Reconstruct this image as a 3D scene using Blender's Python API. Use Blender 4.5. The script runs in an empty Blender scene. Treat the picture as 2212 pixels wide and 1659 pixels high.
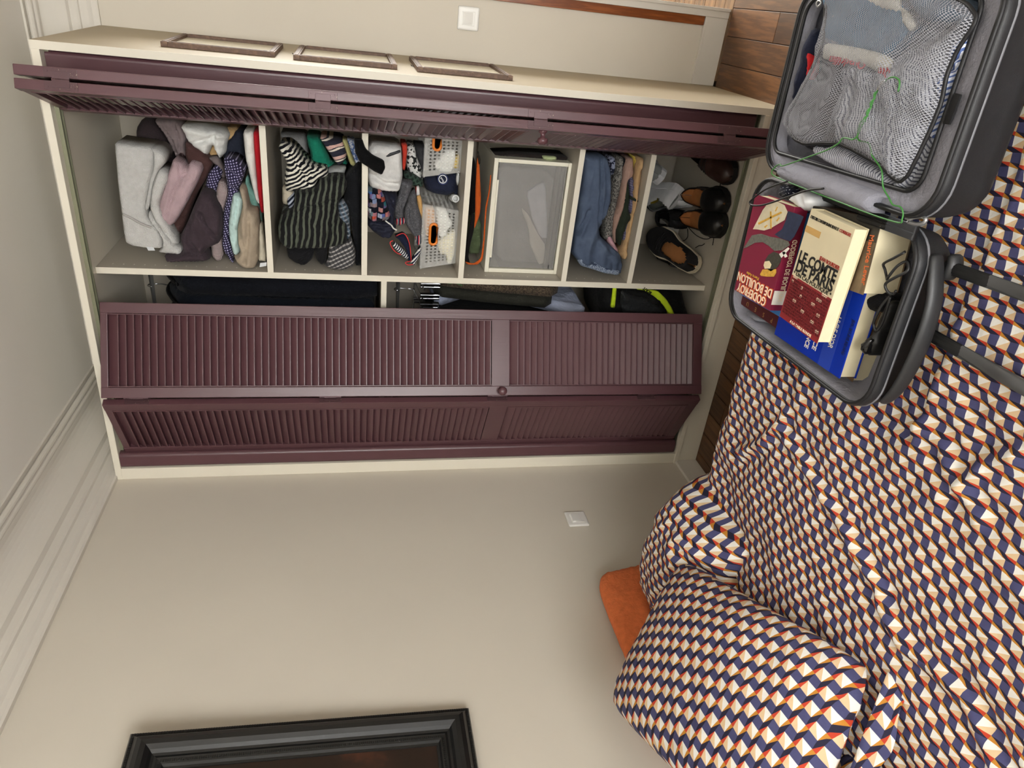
import bpy, bmesh, math, random
import numpy as np
from mathutils import Vector, Matrix, noise
from mathutils.geometry import delaunay_2d_cdt
random.seed(7)
PI = math.pi
scn = bpy.context.scene
COL = scn.collection

# ---------------------------------------------------------------- camera (photo held sideways: image left = up)
cam_d = bpy.data.cameras.new('camera'); cam = bpy.data.objects.new('camera', cam_d); COL.objects.link(cam)
YAW, PITCH, ROLL = 0.5135, 0.2248, -0.0033
_f = Vector((-math.sin(YAW)*math.cos(PITCH), math.cos(YAW)*math.cos(PITCH), -math.sin(PITCH)))
_r = Vector((math.cos(YAW), math.sin(YAW), 0)); _u = _r.cross(_f)
_r2 = math.cos(ROLL)*_r + math.sin(ROLL)*_u; _u2 = -math.sin(ROLL)*_r + math.cos(ROLL)*_u
_m = Matrix.Identity(4)
for i in range(3):
    _m[i][0] = -_u2[i]; _m[i][1] = _r2[i]; _m[i][2] = -_f[i]
_m.translation = Vector((0.2434, -2.3498, 1.5))
cam.matrix_world = _m
cam_d.sensor_width = 36; cam_d.lens = 1526.4/2212*36; cam_d.clip_start = 0.02
scn.camera = cam

# ---------------------------------------------------------------- light: overcast daylight, window behind the camera, window of the next room
w = bpy.data.worlds.new('world'); scn.world = w; w.use_nodes = True
w.node_tree.nodes['Background'].inputs[0].default_value = (0.80, 0.90, 1.0, 1)
w.node_tree.nodes['Background'].inputs[1].default_value = 1.0
def area_light(name, loc, target, sx, sy, power, col=(1, 1, 1)):
    d = bpy.data.lights.new(name, 'AREA'); d.shape = 'RECTANGLE'; d.size = sx; d.size_y = sy; d.energy = power; d.color = col
    o = bpy.data.objects.new(name, d); COL.objects.link(o); o.location = loc
    o.rotation_euler = (Vector(target)-Vector(loc)).to_track_quat('-Z', 'Y').to_euler()
    return o
area_light('window_daylight', (0.65, -4.14, 1.34), (0.65, 0, 3.05), 1.3, 2.35, 114, (1.0, 0.985, 0.95))
area_light('hall_window_daylight', (2.0, 3.0, 1.5), (0.6, 1.0, 0.0), 1.2, 1.9, 190, (1.0, 0.98, 0.94))
scn.view_settings.view_transform = 'Standard'; scn.view_settings.look = 'None'
scn.view_settings.gamma = 1.0; scn.view_settings.use_curve_mapping = False
scn.view_settings.exposure = 0.36
scn.cycles.use_denoising = True; scn.cycles.use_adaptive_sampling = True; scn.cycles.adaptive_threshold = 0.03
scn.cycles.max_bounces = 6; scn.cycles.diffuse_bounces = 4; scn.cycles.glossy_bounces = 2; scn.cycles.transmission_bounces = 3; scn.cycles.transparent_max_bounces = 12

# ---------------------------------------------------------------- material helpers
def lin(c):
    c = [v/255 for v in c[:3]]
    return tuple((v/12.92 if v <= .04045 else ((v+.055)/1.055)**2.4) for v in c) + (1,)
class S:
    """a node socket with arithmetic"""
    def __init__(s, nt, k): s.nt = nt; s.k = k
    def _op(s, op, b=None, c=None):
        n = s.nt.nodes.new('ShaderNodeMath'); n.operation = op; s.nt.links.new(s.k, n.inputs[0])
        for i, v in ((1, b), (2, c)):
            if v is None: continue
            if isinstance(v, S): s.nt.links.new(v.k, n.inputs[i])
            else: n.inputs[i].default_value = v
        return S(s.nt, n.outputs[0])
    def __add__(s, b): return s._op('ADD', b)
    __radd__ = __add__
    def __sub__(s, b): return s._op('SUBTRACT', b)
    def __rsub__(s, b): return (s*-1)+b
    def __mul__(s, b): return s._op('MULTIPLY', b)
    __rmul__ = __mul__
    def __lt__(s, b): return s._op('LESS_THAN', b)
    def __gt__(s, b): return s._op('GREATER_THAN', b)
    def frac(s): return s._op('FRACT')
    def sin(s): return s._op('SINE')
    def abs(s): return s._op('ABSOLUTE')
    def max(s, b): return s._op('MAXIMUM', b)
    def min(s, b): return s._op('MINIMUM', b)
    def pw(s, b): return s._op('POWER', b)
class MB:
    """material under construction"""
    def __init__(s, name, rough=.6, metal=0., spec=.4):
        s.m = bpy.data.materials.new(name); s.m.use_nodes = True; s.nt = s.m.node_tree
        s.b = s.nt.nodes['Principled BSDF']
        s.b.inputs['Roughness'].default_value = rough; s.b.inputs['Metallic'].default_value = metal
        s.b.inputs['Specular IOR Level'].default_value = spec
        s.nrm = None
    def coord(s, kind='Object'):
        t = s.nt.nodes.new('ShaderNodeTexCoord'); sp = s.nt.nodes.new('ShaderNodeSeparateXYZ')
        s.nt.links.new(t.outputs[kind], sp.inputs[0]); s.vec = t.outputs[kind]
        return [S(s.nt, o) for o in sp.outputs]
    def scaled(s, sx, sy, sz, kind='Object'):
        t = s.nt.nodes.new('ShaderNodeTexCoord'); mp = s.nt.nodes.new('ShaderNodeMapping'); mp.inputs['Scale'].default_value = (sx, sy, sz)
        s.nt.links.new(t.outputs[kind], mp.inputs[0]); return mp.outputs[0]
    def noise(s, scale, detail=2., vec=None, rough=.5):
        n = s.nt.nodes.new('ShaderNodeTexNoise'); n.inputs['Scale'].default_value = scale; n.inputs['Detail'].default_value = detail
        n.inputs['Roughness'].default_value = rough
        if vec is None: vec = s.scaled(1, 1, 1)
        s.nt.links.new(vec, n.inputs['Vector']); return S(s.nt, n.outputs[0])
    def voro(s, scale, out='Distance', feature='F1', vec=None):
        n = s.nt.nodes.new('ShaderNodeTexVoronoi'); n.inputs['Scale'].default_value = scale; n.feature = feature
        if vec is None: vec = s.scaled(1, 1, 1)
        s.nt.links.new(vec, n.inputs['Vector']); return S(s.nt, n.outputs[out])
    def mix(s, fac, a, b):
        n = s.nt.nodes.new('ShaderNodeMix'); n.data_type = 'RGBA'
        if isinstance(fac, S): s.nt.links.new(fac.k, n.inputs[0])
        else: n.inputs[0].default_value = fac
        for i, v in ((6, a), (7, b)):
            if isinstance(v, tuple): n.inputs[i].default_value = lin(v)
            else: s.nt.links.new(v, n.inputs[i])
        return n.outputs[2]
    def ramp(s, fac, stops):
        n = s.nt.nodes.new('ShaderNodeValToRGB'); s.nt.links.new(fac.k, n.inputs[0]); e = n.color_ramp.elements
        while len(e) < len(stops): e.new(.5)
        for i, (p_, c_) in enumerate(stops): e[i].position = p_; e[i].color = lin(c_)
        return n.outputs[0]
    def base(s, c):
        if isinstance(c, tuple): s.b.inputs['Base Color'].default_value = lin(c)
        else: s.nt.links.new(c, s.b.inputs['Base Color'])
        return s
    def bump(s, h, strength=.3, dist=.002):
        n = s.nt.nodes.new('ShaderNodeBump'); n.inputs['Strength'].default_value = strength; n.inputs['Distance'].default_value = dist
        s.nt.links.new(h.k, n.inputs['Height'])
        if s.nrm is not None: s.nt.links.new(s.nrm, n.inputs['Normal'])
        s.nrm = n.outputs[0]; s.nt.links.new(s.nrm, s.b.inputs['Normal']); return s
    def inp(s, k, v):
        if isinstance(v, S): s.nt.links.new(v.k, s.b.inputs[k])
        else: s.b.inputs[k].default_value = v
        return s
_mc = {}
def plain(name, col, rough=.6, metal=0., spec=.4, var=.06, nscale=8., bumps=None):
    if name in _mc: return _mc[name]
    m = MB(name, rough, metal, spec)
    d = tuple(max(0, v*(1-var)) for v in col); l = tuple(min(255, v*(1+var)) for v in col)
    m.base(m.mix(m.noise(nscale, 3), d, l))
    if bumps: m.bump(m.noise(bumps[0], 2), bumps[1], bumps[2])
    _mc[name] = m.m; return m.m
def fabric(name, col, pat=None, c2=(230, 230, 230), f=100., ang=0., duty=.5, c3=None, dist=0., nscale=25., weave=900., ws=.25, plane='xz', rough=.92, var=.13):
    """woven or knitted cloth with an optional printed / knitted pattern"""
    if name in _mc: return _mc[name]
    m = MB(name, rough, 0, .12); x, y, z = m.coord()
    a, b = (x, z) if plane == 'xz' else ((x, y) if plane == 'xy' else (y, z))
    d = tuple(v*(1-var) for v in col); l = tuple(min(255, v*(1+var)) for v in col)
    base = m.mix(m.noise(nscale, 4), d, l)
    n1 = m.noise(18, 2)
    ca, sa = math.cos(ang), math.sin(ang)
    u = a*ca+b*sa; v = b*ca-a*sa
    if pat == 'stripe':
        base = m.mix((u*f+n1*dist).frac() > duty, base, c2)
        if c3: base = m.mix((u*f+n1*dist+.5).frac() < .14, base, c3)
    elif pat == 'zebra':
        base = m.mix(((u*f+n1*dist+(v*31).sin()*.35).sin()) > .1, base, c2)
    elif pat == 'dots':
        p = (u*f).frac()-.5; q = (v*f).frac()-.5
        base = m.mix((p*p+q*q) < duty*duty, base, c2)
    elif pat == 'plaid':
        base = m.mix(((u*f+n1*dist).frac() < duty)*.6, base, c2)
        base = m.mix(((v*f+n1*dist).frac() < duty)*.5, base, c3 or c2)
    elif pat == 'tweed':
        base = m.mix(m.noise(f, 3, rough=.7) > duty, base, c2)
    elif pat == 'floral':
        base = m.mix((m.noise(f, 2)+m.voro(f*1.3)*.4) > duty, base, c2)
    elif pat == 'print':
        n = m.nt.nodes.new('ShaderNodeTexVoronoi'); n.distance = 'CHEBYCHEV'; n.inputs['Scale'].default_value = f
        n.inputs['Randomness'].default_value = .8
        m.nt.links.new(m.scaled(1, .01, 1), n.inputs['Vector'])
        sp = m.nt.nodes.new('ShaderNodeSeparateColor'); m.nt.links.new(n.outputs['Color'], sp.inputs[0])
        base = m.ramp(S(m.nt, sp.outputs[0]), [(0, (206, 205, 205)), (.2, (40, 88, 150)), (.45, (190, 120, 112)), (.62, (28, 120, 130)), (.8, (175, 70, 50)), (1, (42, 90, 170))])
        base = m.mix((S(m.nt, n.outputs['Distance'])) > .46, base, (20, 22, 34))
    m.base(base)
    m.bump(m.noise(weave, 1), ws, .0012)
    m.bump(m.noise(34, 4, rough=.6), .7, .009)
    m.inp('Sheen Weight', .04)
    _mc[name] = m.m; return m.m

# ---------------------------------------------------------------- object helpers
def tag(o, label=None, cat=None, group=None, kind=None):
    if label: o['label'] = label
    if cat: o['category'] = cat
    if group: o['group'] = group
    if kind: o['kind'] = kind
    return o
def thing(name, label, cat, loc, group=None):
    o = bpy.data.objects.new(name, None); COL.objects.link(o); o.location = loc; o.empty_display_size = .05
    return tag(o, label, cat, group)
def world_loc(o):
    v = Vector(o.location)
    while o.parent: o = o.parent; v += Vector(o.location)
    return v
def link(name, me, mat=None, parent=None, smooth=False, base=True):
    """mesh data given in world coordinates -> object with its origin at the bottom centre (or the parent's origin)"""
    if smooth:
        for p_ in me.polygons: p_.use_smooth = True
    if mat is not None and not me.materials: me.materials.append(mat)
    o = bpy.data.objects.new(name, me); COL.objects.link(o)
    co = np.empty(len(me.vertices)*3); me.vertices.foreach_get('co', co); co = co.reshape(-1, 3)
    if len(co) == 0: return o
    org = Vector(((co[:, 0].min()+co[:, 0].max())/2, (co[:, 1].min()+co[:, 1].max())/2, co[:, 2].min()))
    me.transform(Matrix.Translation(-org))
    if parent is not None:
        o.parent = parent; o.location = org-world_loc(parent)
    else: o.location = org
    return o
def from_bm(bm, name='m'):
    bmesh.ops.recalc_face_normals(bm, faces=bm.faces[:])
    me = bpy.data.meshes.new(name); bm.to_mesh(me); bm.free(); return me
def from_py(v, f, name='m', recalc=True):
    me = bpy.data.meshes.new(name); me.from_pydata(v, [], f); me.update()
    if recalc:
        bm = bmesh.new(); bm.from_mesh(me); bmesh.ops.recalc_face_normals(bm, faces=bm.faces[:]); bm.to_mesh(me); bm.free()
    return me
def bm_box(bm, x0, x1, y0, y1, z0, z1, bev=0., M=None):
    r = bmesh.ops.create_cube(bm, size=1.0); vs = r['verts']
    for v in vs: v.co = Vector(((x0+x1)/2+v.co.x*(x1-x0), (y0+y1)/2+v.co.y*(y1-y0), (z0+z1)/2+v.co.z*(z1-z0)))
    if bev:
        es = list({e for v in vs for e in v.link_edges})
        g = bmesh.ops.bevel(bm, geom=es, offset=bev, segments=2, affect='EDGES', profile=.6); vs = list({v for f in g['faces'] for v in f.verts} | {v for v in vs if v.is_valid})
    if M is not None:
        for v in vs: v.co = M @ v.co
    return vs
def box(name, x0, x1, y0, y1, z0, z1, mat, parent=None, bev=.0015):
    bm = bmesh.new(); bm_box(bm, x0, x1, y0, y1, z0, z1, bev); return link(name, from_bm(bm), mat, parent)
def boxes(name, lst, mat, parent=None, bev=.001):
    bm = bmesh.new()
    for b in lst: bm_box(bm, *b, bev)
    return link(name, from_bm(bm), mat, parent)
def frame_of(t, up=Vector((0, 0, 1))):
    t = t.normalized(); a = t.cross(up)
    if a.length < 1e-4: a = t.cross(Vector((0, 1, 0)))
    a.normalize(); return a, a.cross(t).normalized()
def bm_tube(bm, pts, r, n=8, closed=False, caps=True):
    pts = [Vector(p_) for p_ in pts]; N = len(pts); rr = r if isinstance(r, (list, tuple)) else [r]*N
    rings = []; a0 = None
    for i, p_ in enumerate(pts):
        if closed: t = pts[(i+1) % N]-pts[i-1]
        else: t = pts[min(i+1, N-1)]-pts[max(i-1, 0)]
        t.normalize()
        if a0 is None: a, b = frame_of(t)
        else:
            a = (a0-t*a0.dot(t)); a.normalize(); b = t.cross(a)
        a0 = a
        rings.append([bm.verts.new(p_+a*rr[i]*math.cos(2*PI*k/n)+b*rr[i]*math.sin(2*PI*k/n)) for k in range(n)])
    for i in range(N if closed else N-1):
        R0, R1 = rings[i], rings[(i+1) % N]
        for k in range(n): bm.faces.new((R0[k], R0[(k+1) % n], R1[(k+1) % n], R1[k]))
    if caps and not closed:
        bm.faces.new(rings[0]); bm.faces.new(rings[-1][::-1])
def smooth_path(pts, n=6, closed=False):
    P = [Vector(p_) for p_ in pts]; out = []; N = len(P)
    for i in range(N if closed else N-1):
        g = lambda k: P[k % N] if closed else P[max(0, min(N-1, k))]
        p0, p1, p2, p3 = g(i-1), g(i), g(i+1), g(i+2)
        for j in range(n):
            t = j/n; out.append(.5*((2*p1)+(p2-p0)*t+(2*p0-5*p1+4*p2-p3)*t*t+(3*p1-p0-3*p2+p3)*t**3))
    if not closed: out.append(P[-1])
    return out
def tube(name, pts, r, mat, parent=None, n=8, sm=0, closed=False):
    bm = bmesh.new(); bm_tube(bm, smooth_path(pts, sm, closed) if sm else pts, r, n, closed)
    return link(name, from_bm(bm), mat, parent, True)
def bm_lathe(bm, prof, n=24, M=Matrix.Identity(4)):
    rings = [[bm.verts.new(M @ Vector((r*math.cos(2*PI*k/n), r*math.sin(2*PI*k/n), z))) for k in range(n)] for r, z in prof]
    for R0, R1 in zip(rings, rings[1:]):
        for k in range(n): bm.faces.new((R0[k], R0[(k+1) % n], R1[(k+1) % n], R1[k]))
    if prof[0][0] > 1e-6: bm.faces.new(rings[0][::-1])
    if prof[-1][0] > 1e-6: bm.faces.new(rings[-1])
def lathe(name, prof, M, mat, parent=None, n=24, smooth=True):
    bm = bmesh.new(); bm_lathe(bm, prof, n, M); bmesh.ops.remove_doubles(bm, verts=bm.verts[:], dist=1e-6)
    return link(name, from_bm(bm), mat, parent, smooth)
def to_m(loc, zdir, xdir=(1, 0, 0)):
    z = Vector(zdir).normalized(); x = Vector(xdir); x = (x-z*x.dot(z)).normalized(); y = z.cross(x)
    m = Matrix.Identity(4)
    for i in range(3): m[i][0] = x[i]; m[i][1] = y[i]; m[i][2] = z[i]
    m.translation = Vector(loc); return m
def prism(name, poly, plane, off, depth, mat, parent=None, bev=0.):
    """flat piece with an outline: poly in the plane's two axes, thickness depth behind off"""
    mp = {'Y': lambda a, b, n: (a, off-n, b), 'Z': lambda a, b, n: (a, b, off+n), 'X': lambda a, b, n: (off+n, a, b)}[plane]
    bm = bmesh.new(); A = [bm.verts.new(mp(a, b, 0)) for a, b in poly]; B = [bm.verts.new(mp(a, b, -depth)) for a, b in poly]
    n = len(poly)
    fs = [bm.faces.new(A), bm.faces.new(B[::-1])]
    for i in range(n): bm.faces.new((A[i], A[(i+1) % n], B[(i+1) % n], B[i]))
    if bev: bmesh.ops.bevel(bm, geom=bm.edges[:], offset=bev, segments=2, affect='EDGES')
    return link(name, from_bm(bm), mat, parent)
def segdist(P, a, b):
    a = np.array(a); b = np.array(b); d = b-a; L = (d*d).sum()
    t = np.clip(((P-a)@d)/max(L, 1e-12), 0, 1)[:, None]; return np.sqrt((((a+t*d)-P)**2).sum(1))
def polydist(P, poly, closed=True):
    n = len(poly); D = np.full(len(P), 9.)
    for i in range(n if closed else n-1): D = np.minimum(D, segdist(P, poly[i], poly[(i+1) % n]))
    return D
def inside(P, poly):
    r = np.zeros(len(P), bool); n = len(poly); x, y = P[:, 0], P[:, 1]
    for i in range(n):
        x1, y1 = poly[i]; x2, y2 = poly[(i+1) % n]
        c = ((y1 > y) != (y2 > y)); t = (x2-x1)*(y-y1)/((y2-y1) if y2 != y1 else 1e-9)+x1
        r ^= c & (x < t)
    return r
def soft(pts, rounds=1, closed=True):
    """corner cutting so that traced cloth edges are curved"""
    for _ in range(rounds):
        out = []; n = len(pts)
        for i in range(n if closed else n-1):
            a, b = pts[i], pts[(i+1) % n]
            k_ = .14 if _ == 0 else .25
            out += [(a[0]*(1-k_)+b[0]*k_, a[1]*(1-k_)+b[1]*k_), (a[0]*k_+b[0]*(1-k_), a[1]*k_+b[1]*(1-k_))]
        pts = out
    return pts
def cloth(name, label, cat, poly, plane, off, depth, bulge, mat, r=.03, s=.0066, wr=.004, wf=30., wa=0., creases=(), cd=.010, cw=.006,
          parent=None, group=None, rounds=1, seed=0, edge=.6, kind=None, slope=(0, 0)):
    """a garment or soft thing: closed body with the given outline, rounded edges, wrinkles and fold grooves"""
    mp = {'Y': lambda a, b, n: (a, off-n, b), 'Z': lambda a, b, n: (a, b, off+n), 'X': lambda a, b, n: (off+n, a, b)}[plane]
    if plane == 'Y' and off > 0.1:                       # stay inside the wardrobe compartment
        mxx = sum(a for a, b in poly)/len(poly); lo, hi = (-.6935, -.0245) if mxx > -.700 else (-1.465, -.7185)
        poly = [(min(max(a, lo), hi), b) for a, b in poly]; depth = min(max(depth*.6, .05), depth, D-.022-off)
        if lo > -.7:
            mz = sum(b for a, b in poly)/len(poly)
            for z0_, z1_ in ((1.7825, 2.327), (1.4605, 1.7615), (1.1085, 1.4395), (.7085, 1.0875), (.4385, .6875), (.1005, .4175)):
                if z0_ < mz < z1_ and off > .12: poly = [(a, min(max(b, z0_), z1_)) for a, b in poly]; break
    poly = soft(poly, rounds)
    bd = []
    n = len(poly)
    for i in range(n):
        a = Vector(poly[i]); b = Vector(poly[(i+1) % n]); k = max(1, int((b-a).length/s))
        for j in range(k): bd.append(tuple(a.lerp(b, j/k)))
    A = np.array(bd); mn, mx = A.min(0), A.max(0)
    while (mx[0]-mn[0])*(mx[1]-mn[1])/(s*s) > 5000: s *= 1.25
    gx = np.arange(mn[0], mx[0], s); gz = np.arange(mn[1], mx[1], s*.87)
    rng = np.random.RandomState(seed+len(name)*7+int(abs(off)*1000))
    G = np.array([(x+(j % 2)*s*.5, z) for j, z in enumerate(gz) for x in gx]); G += rng.uniform(-.12, .12, G.shape)*s
    keep = inside(G, bd); G = G[keep]
    if len(G): G = G[polydist(G, bd) > s*.45]
    allp = [Vector(p_) for p_ in bd]+[Vector(p_) for p_ in G]
    nb = len(bd)
    vo, eo, fo, *_ = delaunay_2d_cdt(allp, [(i, (i+1) % nb) for i in range(nb)], [], 1, 1e-7)
    V = np.array([(v.x, v.y) for v in vo])
    cen = np.array([V[list(f)].mean(0) for f in fo]); ok = inside(cen, bd)
    fo = [f for f, k in zip(fo, ok) if k]
    Dd = polydist(V, bd); Dd[Dd < 1e-6] = 0
    rr = min(r*.75, max(Dd.max(), 1e-4)); t = np.clip(Dd/rr, 0, 1); prof = np.sqrt(1-(1-t)**2)
    N = bulge*prof*.72
    ca, sa = math.cos(wa), math.sin(wa); o1, o2, o3 = rng.uniform(0, 50, 3)
    W = np.empty(len(V))
    for i, (x, z) in enumerate(V):
        u = x*ca+z*sa; v = z*ca-x*sa
        q = noise.noise(Vector((u*wf*.5+o1, v*wf*.12+o2, o3)))
        W[i] = ((1-abs(q)*2)*.9+(1-abs(noise.noise(Vector((u*wf*1.2+o2, v*wf*.35, o1))))*2)*.55+noise.noise(Vector((x*9+o3, z*9, o2)))*.9+noise.noise(Vector((x*45, z*45, o1)))*.25)*1.35
    N = N+W*wr*1.5*np.clip(prof, 0, 1)**edge
    for cl in creases:
        dc = polydist(V, cl, False); N = N-cd*1.5*np.exp(-(dc/cw)**2)*prof**.5+cd*.5*np.exp(-((dc-2.2*cw)/(1.5*cw))**2)*prof
    # a drape: whole body may lean
    cx = V.mean(0); L = (V-cx)@np.array(slope)
    vs = [mp(a, b, nn+l) for (a, b), nn, l in zip(V, N, L)]; K = len(vs)
    bset = {}
    ec = {}
    for f in fo:
        for i in range(3):
            e = (f[i], f[(i+1) % 3]); ec[e] = 1
    be = [e for e in ec if (e[1], e[0]) not in ec]
    vs += [mp(a, b, -depth+l) for (a, b), l in zip(V, L)]
    fs = [tuple(f) for f in fo]+[tuple(i+K for i in reversed(f)) for f in fo]+[(e[1], e[0], e[0]+K, e[1]+K) for e in be]
    o = link(name, from_py(vs, fs), mat, parent, True)
    return tag(o, label, cat, group, kind)
def text(name, s, origin, e1, e2, size, mat, parent=None, ext=.0004, align='LEFT', bold=0., width=None):
    """lettering as thin relief; e1 = reading direction, e2 = up direction of the letters"""
    c = bpy.data.curves.new(name, 'FONT'); c.body = s; c.size = size; c.extrude = ext; c.align_x = align; c.offset = bold; c.resolution_u = 3
    t = bpy.data.objects.new(name, c); COL.objects.link(t)
    dg = bpy.context.evaluated_depsgraph_get(); me = bpy.data.meshes.new_from_object(t.evaluated_get(dg)); bpy.data.objects.remove(t)
    e1 = Vector(e1).normalized(); e3 = e1.cross(Vector(e2)).normalized(); e2 = e3.cross(e1)
    if width:
        xs = [v.co.x for v in me.vertices]; k = width/max(1e-6, max(xs)-min(xs))
        for v in me.vertices: v.co.x *= k
    m = Matrix.Identity(4)
    for i in range(3): m[i][0] = e1[i]; m[i][1] = e2[i]; m[i][2] = e3[i]
    m.translation = Vector(origin); me.transform(m); me.materials.clear()
    return link(name, me, mat, parent)
def copy_tree(o, parent=None):
    c = o.copy(); COL.objects.link(c); c.parent = parent
    for ch in list(o.children): copy_tree(ch, c)
    return c

# ================================================================ the room
XL, D, HT, ZC = -1.485, 0.653, 2.351, 2.56
XR, YF = 2.6, -4.2
def wall_mat(name, col, var=.03):
    m = MB(name, .75, 0, .25)
    n = m.noise(1.6, 4); c = m.mix(n, tuple(v*(1-var) for v in col), tuple(min(255, v*(1+var)) for v in col))
    m.base(c); m.bump(m.noise(60, 4), .12, .002); m.bump(m.noise(4, 3), .10, .01); return m.m
WALL = wall_mat('wall_paint', (209, 202, 188)); CEIL = wall_mat('ceiling_paint', (234, 231, 224)); TRIM = wall_mat('trim_paint', (214, 209, 199))
HALL = wall_mat('hall_paint', (225, 220, 210))
def wood(name, c1, c2, along='y', rough=.38, per=True):
    m = MB(name, rough, 0, .5)
    sc = {'y': (38, 3.2, 38), 'x': (3.2, 38, 38), 'z': (38, 38, 3.2)}[along]
    v = m.scaled(*sc)
    g = m.noise(1.0, 6, v, .62); ring = ((g*22).sin()*.5+.5)
    c = m.mix(ring*.45+g*.5, c1, c2)
    if per:
        oi = m.nt.nodes.new('ShaderNodeObjectInfo'); h = m.nt.nodes.new('ShaderNodeHueSaturation')
        r_ = S(m.nt, oi.outputs['Random']); m.nt.links.new((r_*.55+.68).k, h.inputs['Value']); m.nt.links.new(c, h.inputs['Color']); c = h.outputs[0]
    m.base(c); m.bump(g, .15, .002); return m.m
PLANK = wood('oak_plank', (58, 36, 21), (120, 80, 46)); PLANKX = wood('hall_plank', (74, 52, 34), (138, 100, 64), 'x', .16)

fl = box('floor', XL, XR, YF, 3.2, -.06, -.006, plain('subfloor', (24, 15, 9)), bev=0); tag(fl, kind='structure')
PW = .1014
def plank(x0, x1, y0, y1, mat):
    g = .0011; return box('plank', x0+g, x1-g, y0+g, y1-g, -.0055, random.uniform(-.0006, .0), mat, fl, .0012)
k = 0; x = .295-PW*18
while x < 1.4:
    x0 = max(x, XL); x1 = x+PW; y = -1.0-random.uniform(0, .6)
    while y < .62:
        y1 = y+random.uniform(.55, 1.15)
        if y1 > .45: y1 = .62
        plank(x0, x1, y, y1, PLANK); y = y1
    x += PW; k += 1
for i, (ya, yb) in enumerate([(.62, .70), (.70, .79), (.79, .89), (.89, 1.0), (1.0, 1.11), (1.11, 1.22)]):
    plank(.02, 1.4, ya, yb, PLANKX)
tag(box('floor_rest', -1.4, XR, -4.2, -1.7, -.006, -.0005, PLANK, bev=0), kind='structure')
tag(box('floor_hall', -.2, XR, 1.22, 3.2, -.006, 0, PLANKX, bev=0), kind='structure')
def struct(o): return tag(o, kind='structure')
struct(box('ceiling', XL-.1, XR+.1, YF-.1, 3.3, ZC, ZC+.1, CEIL, bev=0))
struct(box('wall_left', XL-.12, XL, YF-.1, D, 0, ZC, WALL, bev=0))
struct(box('wall_right', XR, XR+.12, YF-.1, 3.3, 0, ZC, WALL, bev=0))
struct(boxes('wall_back', [(XL-.12, .286, D, D+.12, 0, ZC), (.286, 1.16, D, D+.12, 2.12, ZC), (1.16, XR, D, D+.12, 0, ZC)], WALL, bev=0))
struct(boxes('wall_front', [(XL-.12, -.15, YF-.12, YF, 0, ZC), (1.45, XR, YF-.12, YF, 0, ZC), (-.15, 1.45, YF-.12, YF, 0, .08), (-.15, 1.45, YF-.12, YF, 2.53, ZC)], WALL, bev=0))
struct(boxes('wall_hall', [(-.3, XR, 3.2, 3.3, 0, ZC), (-.32, -.2, D+.12, 3.2, 0, ZC)], HALL, bev=0))
# window behind the photographer
win = struct(boxes('window_1', [(-.15, -.09, YF-.08, YF-.03, .08, 2.53), (1.39, 1.45, YF-.08, YF-.03, .08, 2.53), (-.09, 1.39, YF-.08, YF-.03, .08, .14), (-.09, 1.39, YF-.08, YF-.03, 2.47, 2.53), (.62, .68, YF-.08, YF-.03, .14, 2.47)], plain('window_paint', (225, 224, 218), .4)))
GL = MB('window_glass', .02); GL.inp('Transmission Weight', 1.0).inp('IOR', 1.02)
for xa, xb in ((-.09, .62), (.68, 1.39)): box('pane', xa, xb, YF-.06, YF-.055, .14, 2.47, GL.m, win, 0)
# cornices: stepped foot, cove and ceiling beads
def cornice(name, prof, along, a0, a1):
    prof = prof[:]; bm = bmesh.new()
    rings = []
    for t in (a0, a1):
        rings.append([bm.verts.new((XL+d_, t, z_) if along == 'y' else (t, D-d_, z_)) for d_, z_ in prof])
    for i in range(len(prof)-1): bm.faces.new((rings[0][i], rings[0][i+1], rings[1][i+1], rings[1][i]))
    bm.faces.new(rings[0]); bm.faces.new(rings[1][::-1])
    return struct(link(name, from_bm(bm), TRIM))
def cove(w, k):
    pr = [(0, 2.346), (.010, 2.346), (.013, 2.352), (.013, 2.366), (.017, 2.372), (.020, 2.378), (.020, 2.402), (.026, 2.405), (.029, 2.412), (.029, 2.432), (.040, 2.438), (.040, 2.444)]
    pr = [(d_*k, z_) for d_, z_ in pr]; d0 = pr[-1][0]; wc = w-.055
    for i in range(1, 9):
        a = i/8*PI/2; pr.append((d0+(wc-d0)*(1-math.cos(a)), 2.444+(2.525-2.444)*math.sin(a)))
    def bead(c, z, r):
        for i in range(7):
            a = -PI/2-.5+i/6*(PI+.2); pr.append((c+r*math.cos(a), z+r*math.sin(a)*.9))
    bead(wc+.012, 2.535, .011); bead(wc+.032, 2.543, .012)
    pr += [(w, 2.553), (w, ZC), (0, ZC)]
    return pr
cornice('trim_1', cove(.185, 1.6), 'y', YF, D)
cornice('trim_2', cove(.085, 1.0), 'x', XL, XR)
# skirting and the doorway surround
struct(box('baseboard_left', XL, XL+.014, YF, -.001, 0, .098, TRIM))
struct(boxes('baseboard_back', [(0.001, .254, D-.012, D, 0, .098), (0.001, .225, D-.016, D, .092, .101)], TRIM))
struct(boxes('trim_3', [(.254, .280, D-.016, D, 0, 2.2), (.278, .290, D-.022, D+.01, 0, 2.18), (.290, 1.16, D-.018, D, 2.12, 2.2), (1.16, 1.22, D-.018, D, 0, 2.2)], TRIM, bev=.003))
struct(box('trim_4', .221, .254, D-.011, D, .101, 2.2, wood('varnished_strip', (92, 42, 14), (168, 98, 48), 'z', .3, False)))

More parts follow.
